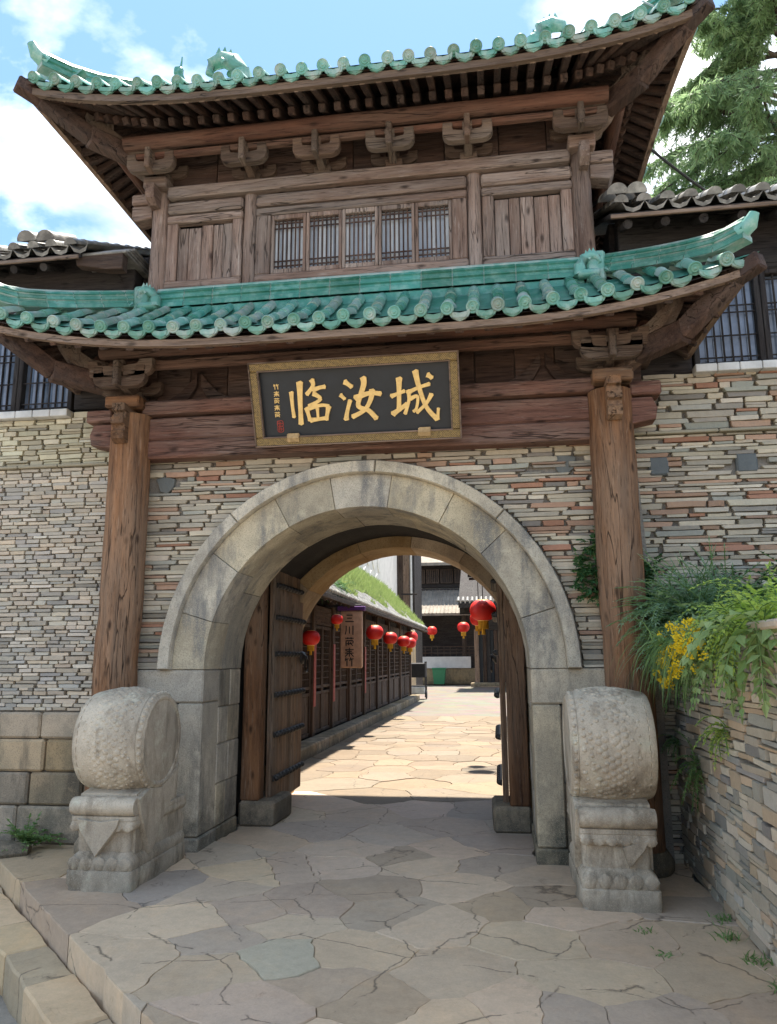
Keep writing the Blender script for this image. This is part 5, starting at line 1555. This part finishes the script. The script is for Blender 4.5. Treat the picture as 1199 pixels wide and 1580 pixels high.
# house at the far right with a dark overhanging eave and a curtained doorway
fr = thing('corner_house', 'dark corner house with wide black eaves and a curtained doorway at the right', 'house', (1, 38, 0))
box('facade', -.2, 5, 39, 39.4, 3.3, 8, wd('black', 'x'), fr); box('facade_side', 1.35, 5, 39, 39.4, 0, 3.3, wd('alley', 'z'), fr)
box('door_jamb', -.25, .0, 38.8, 39.1, 0, 3.3, wd('eave', 'z'), fr)
for i in range(6):
    box('curtain_strip', .02+i*.22, .23+i*.22, 38.95+.05*(i % 2), 39.06, .2, 3.25, (BOARD, wd('alley', 'z'), wd('black', 'z'))[i % 3], fr, .02)
box('door_step', -.5, 1.6, 38.3, 39, 0, .22, ASHLAR, fr, .03)
k = MB(); k.prism([(33.2, 4.45), (39.2, 7.8), (39.2, 7.6), (33.2, 4.22)], -.85, 5, 'yz'); k.build('roof_deck', wd('black', 'y'), fr)
jo = MB()
for i in range(26):
    x = -.85+i*.24; b = barrel(.09, .5); jo.add(b.v, b.f, None, Matrix.Translation((x, 33.15, 4.52)) @ Matrix.Rotation(rad(28), 4, 'X'))
o = jo.build('roof_tiles', GREYT, fr, 40); o['kind'] = 'stuff'
for i in range(9):
    bar('eave_bracket', (-.7+i*.66, 33.7, 4.15), (-.7+i*.66, 39, 6.6), .16, .2, wd('black', 'y'), fr)
box('eave_beam', -.85, 5, 34.4, 34.7, 3.95, 4.3, wd('black', 'x'), fr)
# house on the right side of the street close behind the gate
rh = thing('right_house', 'dark timber house just inside the gate whose eave carries the red lanterns', 'house', (2.4, 10, 0))
box('house_body', 1.95, 6, 3.3, 17, -.1, 3.6, wd('black', 'z'), rh)
for i in range(6): box('house_post', 1.80, 1.96, 4+i*2.5, 4.16+i*2.5, 0, 3.2, wd('eave' if i > 3 else 'alley', 'z'), rh)
k = MB(); k.prism([(1.40, 3.10), (3.2, 4.3), (3.2, 4.22), (1.40, 3.03)], 3.25, 17.2, 'xz'); k.build('roof_deck', wd('black', 'x'), rh)
y = 3.4
while y < 17:
    M = Matrix.Translation((1.38, y, 3.15)) @ Matrix.Rotation(rad(-90), 4, 'Z') @ Matrix.Rotation(rad(32), 4, 'X'); put(bpy.data.objects.new('grey_tile', GB), rh, M)
    bar('rafter', (1.46, y, 3.03), (1.95, y, 3.36), .06, .08, wd('black', 'x'), rh); y += .21 if y < 9 else .42
for yy in (5.8, 6.3): bar('lantern_arm', (1.95, yy, 3.02), (.72, yy, 2.98), .035, .045, wd('black', 'x'), rh)
box('right_kerb', 1.62, 1.95, 3.2, 17, -.1, .12, ASHLAR, rh, .02)
# hanging shop sign
sg = thing('shop_sign', 'upright wooden shop sign with dark characters hanging below the grassy eave', 'sign', (-1.75, 8.5, 2.05))
k = MB(); k.cbox((-1.75, 8.5, 2.03), (.44, .16, 1.14), .02); k.build('sign_board', plain('sign_wood', (.46, .28, .19), .7, .3, 0, .2, 9), sg)
k = MB(); M = Matrix.Translation((-1.78, 8.418, 0))
def sgl(z, st, s=.17, w=.020):
    for i, q in enumerate(st): stroke_mesh(kk_, [(x*s, z+zz_*s) for x, zz_ in q], w, 0, .006+.0004*i, 3, False)
kk_ = MB()
sgl(2.44, [[(-.35, .4), (.35, .4)], [(-.28, .05), (.28, .05)], [(-.5, -.35), (.5, -.35)]])
sgl(2.21, [[(-.4, .5), (-.4, 0), (-.5, -.5)], [(0, .4), (0, -.4)], [(.42, .5), (.42, -.55)]])
sgl(1.98, SUI); sgl(1.77, TEN+[[(-.4, .35), (-.4, .15)]]); sgl(1.58, ZHU)
k = MB(); k.add(kk_.v, kk_.f, None, M); k.build('sign_lettering', BOARD, sg)
k = MB(); k.cbox((-1.75, 8.5, 2.645), (.56, .20, .09), .015); k.build('purple_cap', PURPLE, sg)
bar('sign_hanger', (-2.3, 8.5, 2.70), (-1.55, 8.5, 2.70), .05, .05, IRON, sg)
# lanterns
LRED = plain('lantern_silk', (.62, .018, .012), .5, .4, 0, .12, 3, .05); TASS = plain('tassel', (.62, .33, .03), .8)
def lantern(x, y, z, r, top, label):
    t = thing('lantern', label, 'lantern', (x, y, z), 'red lanterns along the street')
    k = MB(); rings = []; n = 32; h = .82*r
    for i in range(13):
        a = -math.pi/2+math.pi*(i/12)*.86+math.pi*.07
        rr = r*math.cos(a)**.75; zz_ = h*math.sin(a)
        rings.append([(x+rr*math.cos(6.2832*q/n)*(1-.075*(q % 2)), y+rr*math.sin(6.2832*q/n)*(1-.075*(q % 2)), z+zz_) for q in range(n)])
    k.loft(rings); k.build('lantern_body', LRED, t, 60)
    for sg_ in (-1, 1):
        k = MB(); k.lathe([(.42*r, 0), (.44*r, .05*r), (.40*r, .10*r)], 14, Matrix.Translation((x, y, z+sg_*h*.93-.05*r))); k.build('gold_cap', GOLD, t, 40)
    k = MB()
    for q in range(18):
        a = 6.2832*q/18; rr = .34*r
        k.tube([(x+rr*math.cos(a), y+rr*math.sin(a), z-h*.95), (x+rr*1.02*math.cos(a), y+rr*1.02*math.sin(a), z-h*.95-.62*r)], .055*r, 5)
    k.tube([(x, y, z-h), (x, y, z-h-1.0*r)], [.1*r, .16*r], 7); k.build('tassel', TASS, t, 40)
    k = MB(); k.tube([(x, y, z+h*.9), (x, y, top)], .008, 5); k.build('cord', CABLE, t)
lantern(.955, 5.8, 2.41, .215, 2.97, 'largest red lantern, hanging close behind the right door leaf')
lantern(.87, 6.3, 2.30, .15, 2.97, 'red lantern half hidden behind the largest lantern by the right door')
lantern(-2.10, 6.5, 2.01, .165, 2.7, 'red lantern nearest the left door leaf, in front of the first lattice door')
lantern(-1.76, 7.1, 2.36, .115, 2.6, 'small red lantern just left of the hanging wooden sign')
lantern(-1.62, 10.6, 2.23, .205, 2.6, 'first red lantern right of the hanging wooden sign')
lantern(-1.60, 13.0, 2.16, .19, 2.6, 'second red lantern right of the wooden sign under the eave')
lantern(-1.52, 15.2, 2.12, .19, 2.6, 'third red lantern right of the wooden sign under the eave')
lantern(-1.50, 16.6, 2.10, .19, 2.6, 'red lantern near the far end of the grassy eave')
lantern(-1.75, 19.0, 2.34, .24, 2.7, 'last red lantern along the grassy eave beside the drainpipe')
lantern(-2.9, 40.6, 3.30, .33, 4.35, 'left one of two small red lanterns in front of the dark veranda')
lantern(-.95, 40.6, 3.50, .38, 4.35, 'right one of two red lanterns in front of the dark veranda')
# bin and handcart
bn = thing('trash_bin', 'green plastic bin standing against the pale wall at the street end', 'bin', (-2.55, 41.3, 0))
k = MB(); k.loft([[(-2.55+a*.40*q, 41.3+b*.36*q, z) for a, b in ((-1, -1), (1, -1), (1, 1), (-1, 1))] for z, q in ((.06, .80), (.95, 1.0))]); k.build('bin_body', BIN, bn)
k = MB(); k.cbox((-2.55, 41.3, 1.0), (.88, .80, .09), .03); k.build('bin_lid', BIN, bn)
for s in (-1, 1):
    k = MB(); k.lathe([(.08, -.03), (.08, .03)], 12, Matrix.Translation((-2.55+s*.3, 41.58, .08)) @ Matrix.Rotation(rad(90), 4, 'Y')); k.build('wheel', RUBBER, bn)
ct = thing('handcart', 'black handcart with a pale crate below, parked by the end of the shop', 'cart', (-2.3, 25.6, 0))
k = MB(); k.cbox((-2.25, 25.6, 1.15), (.75, .6, .6), .04); k.build('cart_box', RUBBER, ct)
k = MB()
for a, b in ((-.36, -.26), (.36, -.26), (.36, .26), (-.36, .26)): k.tube([(-2.25+a, 25.6+b, 0.05), (-2.25+a, 25.6+b, 1.5)], .025, 7)
k.tube([(-2.61, 25.34, .5), (-1.89, 25.34, .5), (-1.89, 25.86, .5), (-2.61, 25.86, .5), (-2.61, 25.34, .5)], .022, 7); k.build('cart_frame', IRON, ct, 40)
k = MB(); k.cbox((-2.25, 25.45, .33), (.70, .5, .30), .03); k.build('crate', WHITESILL, ct)
for s in (-1, 1):
    k = MB(); k.lathe([(.16, -.03), (.19, 0), (.16, .03)], 16, Matrix.Translation((-2.25+s*.4, 25.35, .16)) @ Matrix.Rotation(rad(90), 4, 'Y')); k.build('wheel', RUBBER, ct, 40)

# ------------------------------------------------------------------ plants
def leaf(k, p, d, l, w, nrm, fold=.25, tip=.35):
    d = d.normalized(); s = d.cross(nrm)
    if s.length < 1e-3: s = d.orthogonal()
    s.normalize(); n = s.cross(d)
    m = p+d*l*tip; b = len(k.v)
    k.v += [tuple(p), tuple(m+s*w*.5+n*w*fold), tuple(p+d*l), tuple(m-s*w*.5+n*w*fold)]
    k.f += [(b, b+1, b+2), (b, b+2, b+3)]; k.c += [None, None]
def rv(R): 
    while True:
        v = Vector((R.uniform(-1, 1), R.uniform(-1, 1), R.uniform(-1, 1)))
        if .05 < v.length < 1: return v.normalized()
def plant(name, label, cat, base, stems, mat, R, sl, spread, droop, lw, leaves, up=.7, bias=(0, 0, 0), group=None, stemmat=None, pair=True, curl=0):
    """stems arching out of a base area, each set with leaves in pairs"""
    t = thing(name, label, cat, base, group); k = MB(); sk = MB()
    for i in range(stems):
        p = Vector(base)+Vector((R.uniform(-1, 1)*spread[0], R.uniform(-1, 1)*spread[1], R.uniform(-1, 1)*spread[2]))
        d = (rv(R)+Vector((0, 0, up))+Vector(bias)).normalized(); L_ = sl*R.uniform(.6, 1.15); n = leaves; path = [p]
        for q in range(n):
            d = (d+Vector((0, 0, -droop/n))+rv(R)*.10).normalized(); p = p+d*L_/n; path.append(p)
            s = d.cross(Vector((0, 0, 1)));
            if s.length < .05: s = Vector((1, 0, 0))
            s.normalize(); f = 1-.55*q/n
            for sg_ in ((-1, 1) if pair else (R.choice((-1, 1)),)):
                ld = (s*sg_+d*R.uniform(.3, .9)+Vector((0, 0, R.uniform(-.5, .25)-curl))).normalized()
                leaf(k, p, ld, lw[0]*f*R.uniform(.7, 1.2), lw[1]*f*R.uniform(.8, 1.2), (Vector((0, 0, 1))+rv(R)*.5), .2)
        leaf(k, p, d, lw[0]*.7, lw[1]*.6, Vector((0, 0, 1)))
        sk.tube(path[::2]+[path[-1]], .0035, 4, False)
    k.build('foliage', mat, t); sk.build('stems', stemmat or L_GRASS, t)
    return t
def grass_tuft(name, label, cat, base, n, h, R, mat, spread=.05, droop=1.2, up=1.0, bias=(0, 0, 0), w=.008, group=None):
    t = thing(name, label, cat, base, group); k = MB()
    for i in range(n):
        p = Vector(base)+Vector((R.gauss(0, spread), R.gauss(0, spread), 0)); d = (rv(R)*.55+Vector((0, 0, up))+Vector(bias)).normalized()
        L_ = h*R.uniform(.5, 1.1); m = 5; s = d.cross(rv(R)).normalized(); pts = []
        for q in range(m+1):
            ww = w*(1-q/m)**.7+.0006; pts += [tuple(p-s*ww*.5), tuple(p+s*ww*.5)]
            d = (d+Vector((0, 0, -droop/m))).normalized(); p = p+d*L_/m
        b = len(k.v); k.v += pts
        for q in range(m): k.f.append((b+2*q, b+2*q+1, b+2*q+3, b+2*q+2)); k.c.append(None)
    k.build('blades', mat, t)['kind'] = 'stuff'; return t
R = random.Random(101)
plant('feathery_shrub', 'blue-green feathery shrub spilling in front of the right column', 'shrub', (2.60, -.50, 1.88), 170, L_FERN, R, .46, (.10, .22, .10), 1.5, (.085, .021), 14, .6, (-.35, -.2, 0))
plant('feathery_shrub', 'tall pale feathery shrub standing against the right slate wall', 'shrub', (2.84, -.45, 1.95), 190, L_FERN, R, .55, (.20, .2, .08), 1.0, (.09, .020), 15, 1.0, (-.1, -.2, 0))
plant('dark_shrub', 'dark green leafy shrub along the foot of the right slate wall', 'shrub', (3.55, -.40, 2.08), 130, L_IVY, R, .40, (.5, .22, .06), 1.0, (.075, .04), 10, .8)
plant('lime_shrub', 'bright lime ground cover on top of the right garden wall', 'ground cover', (3.02, -1.75, 1.88), 240, L_LIME, R, .30, (.24, .62, .04), 1.3, (.062, .032), 8, .7, (-.2, -.1, 0))
vine = plant('broad_leaf_vine', 'pale broad-leaved vine hanging down the right garden wall', 'vine', (2.60, -2.15, 1.82), 15, L_BROAD, R, .50, (.03, .36, .03), 2.8, (.13, .065), 7, .1, (-.35, -.1, 0), None, None, True, .25)
plant('broad_leaf_vine', 'lower end of broad-leaved creeper beside the hanging grass on the garden wall', 'vine', (2.58, -1.62, 1.66), 8, L_BROAD, R, .34, (.02, .16, .03), 2.8, (.10, .05), 6, .1, (-.35, -.1, 0), None, None, True, .3)
grass_tuft('hanging_grass', 'long grass hanging over the garden wall below the yellow flowers', 'grass clump', (2.60, -1.05, 1.76), 260, .55, R, L_GRASS, .13, 2.6, .25, (-.5, -.1, 0), .010)
grass_tuft('hanging_grass', 'thin pale grass trailing from the garden wall top near the column', 'grass clump', (2.62, -.35, 1.72), 160, .5, R, L_FERN, .10, 2.3, .2, (-.7, -.2, 0), .009)
plant('small_fern', 'small fern rooted in the garden wall low behind the right drum stone', 'fern', (2.60, -.10, .98), 12, L_FERN, R, .17, (.02, .04, .02), 1.6, (.04, .015), 8, .4, (-.8, -.3, 0))
plant('small_fern', 'trailing fern low on the garden wall under the hanging grass', 'fern', (2.60, -.74, .86), 18, L_GRASS, R, .26, (.02, .06, .05), 2.2, (.05, .018), 9, .2, (-.7, -.1, 0))
plant('small_fern', 'tuft of fern below the broad-leaved vine on the garden wall', 'fern', (2.60, -1.45, 1.18), 12, L_LIME, R, .22, (.02, .10, .05), 2.2, (.05, .02), 8, .2, (-.7, -.1, 0))
plant('trailing_creeper', 'fine lime creeper trailing over the garden wall edge above the vine', 'creeper', (2.66, -1.75, 1.86), 80, L_LIME, R, .36, (.06, .60, .04), 2.2, (.06, .034), 10, .45, (-.45, -.1, 0))
plant('trailing_creeper', 'green creeper trailing down the garden wall behind the right drum stone', 'creeper', (2.62, -.55, 1.66), 34, L_GRASS, R, .42, (.04, .26, .06), 2.4, (.05, .022), 10, .2, (-.5, -.1, 0))
plant('broad_leaf_plant', 'upright pale broad-leaved plant on the garden wall above the flowers', 'plant', (2.80, -1.05, 1.86), 26, L_BROAD, R, .36, (.12, .22, .03), 1.2, (.12, .06), 6, .9, (-.15, -.1, 0))
# ivy behind the right column
iv = plant('ivy', 'dark ivy climbing the slate wall behind the right column', 'ivy', (2.02, -.03, 2.40), 60, L_IVY, R, .16, (.10, .02, .24), .8, (.06, .05), 5, .2, (-.2, -.8, 0))
plant('ivy', 'ivy patch on the slate wall just right of the right column', 'ivy', (2.52, 0, 2.25), 36, L_IVY, R, .15, (.06, .02, .22), .8, (.06, .05), 5, .2, (.1, -.8, 0))
plant('leafy_weed', 'bright green leafy weed at the foot of the granite blocks on the left', 'weed', (-2.98, -.14, .05), 26, L_GRASS, R, .27, (.05, .03, .02), .9, (.075, .04), 6, 1.0)
# yellow flowers
fl = thing('yellow_flowers', 'clump of small yellow flowers on the garden wall among ferns', 'flowers', (2.55, -.85, 1.8))
k = MB(); sk = MB(); lk = MB()
heads = []
for i in range(85):
    u_ = R.uniform(-1, 1); c = Vector((2.42+R.gauss(0, .03), -1.16-.55*u_+R.gauss(0, .07), 1.66+.13*u_+R.gauss(0, .075)))
    heads.append(c)
    for q in range(26):
        p = c+rv(R)*.034*R.random()**.4
        leaf(k, p, rv(R)+Vector((-.3, -.2, .4)), .017, .015, Vector((-.5, -.8, .5)), .1, .5)
    b = Vector((2.62, c.y+R.uniform(-.1, .1), 1.80)); m = (b+c)/2+Vector((-.02, 0, .07))
    sk.tube([b, m, c], .003, 4, False)
    for q in range(8):
        t = R.random(); p = b.lerp(m, t) if R.random() < .5 else m.lerp(c, t)
        leaf(lk, p, rv(R)+Vector((-.4, 0, -.2)), .06, .016, rv(R))
k.build('blossoms', L_YELLOW, fl); sk.build('stems', L_GRASS, fl); lk.build('foliage', L_FERN, fl)
# stone and weeds on the ground
for p, lab in (((2.56, -1.28, 0), 'weed tuft nearest the right drum stone at the foot of the garden wall'), ((2.50, -1.62, 0), 'weed tuft at the foot of the garden wall, second from the drum stone'),
               ((2.56, -1.98, 0), 'largest weed tuft at the foot of the garden wall'), ((2.58, -2.32, 0), 'weed tuft nearest the viewer at the garden wall foot'),
               ((2.06, -1.93, 0), 'low weed in the open paving joint near the right drum stone'), ((2.02, -1.55, 0), 'tiny weed in the paving joint just before the right drum stone')):
    grass_tuft('weed_tuft', lab, 'weed', p, 40 if p[0] > 2.2 else 20, .075 if p[0] > 2.2 else .04, R, L_GRASS, .035, 1.2, .9, (0, 0, 0), .009, 'weeds in the paving joints')
k = MB(); M = Matrix.Translation((-3.28, -.42, .03)) @ Matrix.Rotation(rad(20), 4, 'Z')
pts = []
for i in range(7):
    u = -1+i/3; r = .10*(1-.5*abs(u)**3)
    pts.append([tuple(M @ Vector((u*.42, r*1.5*math.cos(q*.5236), r*math.sin(q*.5236)*(1+.15*noise.noise(Vector((u*3, q, 1))))))) for q in range(12)])
k.loft(pts); o = k.build('fallen_stone', ASHLAR, None, 40); tag(o, 'long rounded stone lying at the left end of the platform', 'stone')
# grass and a shrub on the shop roof
k = MB()
for i in range(22000):
    u = R.random()**.9; y = R.uniform(5.7, 24.4); x = -1.80-1.70*u; z = 2.78+(-1.72-x)*.902+.07
    if noise.noise(Vector((x*1.5, y*.6, 2)))+u*1.1 < .16: continue
    d = (rv(R)*.5+Vector((.25, 0, 1))).normalized(); leaf(k, Vector((x, y, z)), d, R.uniform(.10, .28)*(.6+u*.7), .030, rv(R))
o = k.build('roof_grass', L_MOSS); tag(o, 'bright green grass growing over the tiled shop roof', 'grass', None, 'stuff')
plant('roof_shrub', 'dark scrubby bush growing on the near end of the shop roof', 'shrub', (-2.0, 7.6, 3.05), 70, L_IVY, R, .34, (.18, .6, .06), 1.2, (.06, .03), 8, .5, (.3, 0, 0))

# ------------------------------------------------------------------ conifers and cable
def conifer(base, h, crown, label, seed, nb, zmin, toward):
    R = random.Random(seed); t = thing('conifer_tree', label, 'tree', base)
    tk = MB(); tk.tube([(base[0]+.12*math.sin(z*.4), base[1], base[2]+z) for z in [h*i/10 for i in range(11)]], [.34*(1-.85*i/10) for i in range(11)], 10, True, .15); tr = tk.build('trunk', BARK, t, 50)
    bk = MB(); k = MB(); V = []; 
    for i in range(nb):
        z = zmin+(h-zmin-.6)*((i+.5)/nb)+R.uniform(-.3, .3); a = R.uniform(0, 6.283)
        if R.random() < .55: a = toward+R.gauss(0, .8)
        L_ = crown*(1.06-(z-zmin)/(h-zmin)*.75)*R.uniform(.7, 1.15)
        d = Vector((math.cos(a), math.sin(a), R.uniform(.0, .35))); p = Vector((base[0], base[1], base[2]+z)); path = [p]; n = 12
        for q in range(n):
            d = (d+Vector((0, 0, -.055))+rv(R)*.10).normalized(); p = p+d*L_/n; path.append(p)
            if q < 2: continue
            for b_ in range(5):
                s = (d.cross(Vector((0, 0, 1))).normalized()*R.choice((-1, 1))*R.uniform(.5, 1)+d*R.uniform(.3, .9)+Vector((0, 0, R.uniform(-.45, .15)))).normalized()
                l2 = L_*.26*R.uniform(.5, 1.2)*(1-.45*q/n); p2 = p.copy(); m = 9; pa = [p2.copy()]
                for w in range(m):
                    s = (s+Vector((0, 0, -.10))+rv(R)*.12).normalized(); p2 = p2+s*l2/m; pa.append(p2.copy())
                    for lf in range(5):
                        ld = (rv(R)+s*.7+Vector((0, 0, -.55))); leaf(k, p2, ld, R.uniform(.14, .30), .034, rv(R), .1, .4)
                bk.tube(pa[::4]+[pa[-1]], .009, 3, False)
        bk.tube(path[::2]+[path[-1]], [.06*(1-.9*j/(len(path[::2]))) +.006 for j in range(len(path[::2])+1)], 6, False)
    bk.build('branches', BARK, t); k.build('crown', L_CONIFER, t)
conifer((9.3, 12.0, 0), 22, 6.6, 'tall feathery conifer with drooping branches behind the right wing', 5, 92, 7.5, rad(195))
conifer((13.5, 17, 0), 24, 5.5, 'second feathery conifer farther back at the right edge', 9, 46, 9, rad(200))
cb = MB(); a, b = Vector((2.95, 3.2, 9.4)), Vector((9.5, 8.5, 9.3))
cb.tube([a.lerp(b, i/14)+Vector((0, 0, -.7*4*(i/14)*(1-i/14))) for i in range(15)], .022, 6, False); o = cb.build('cable', CABLE); tag(o, 'thin black cable running from the main roof across the conifer', 'cable')
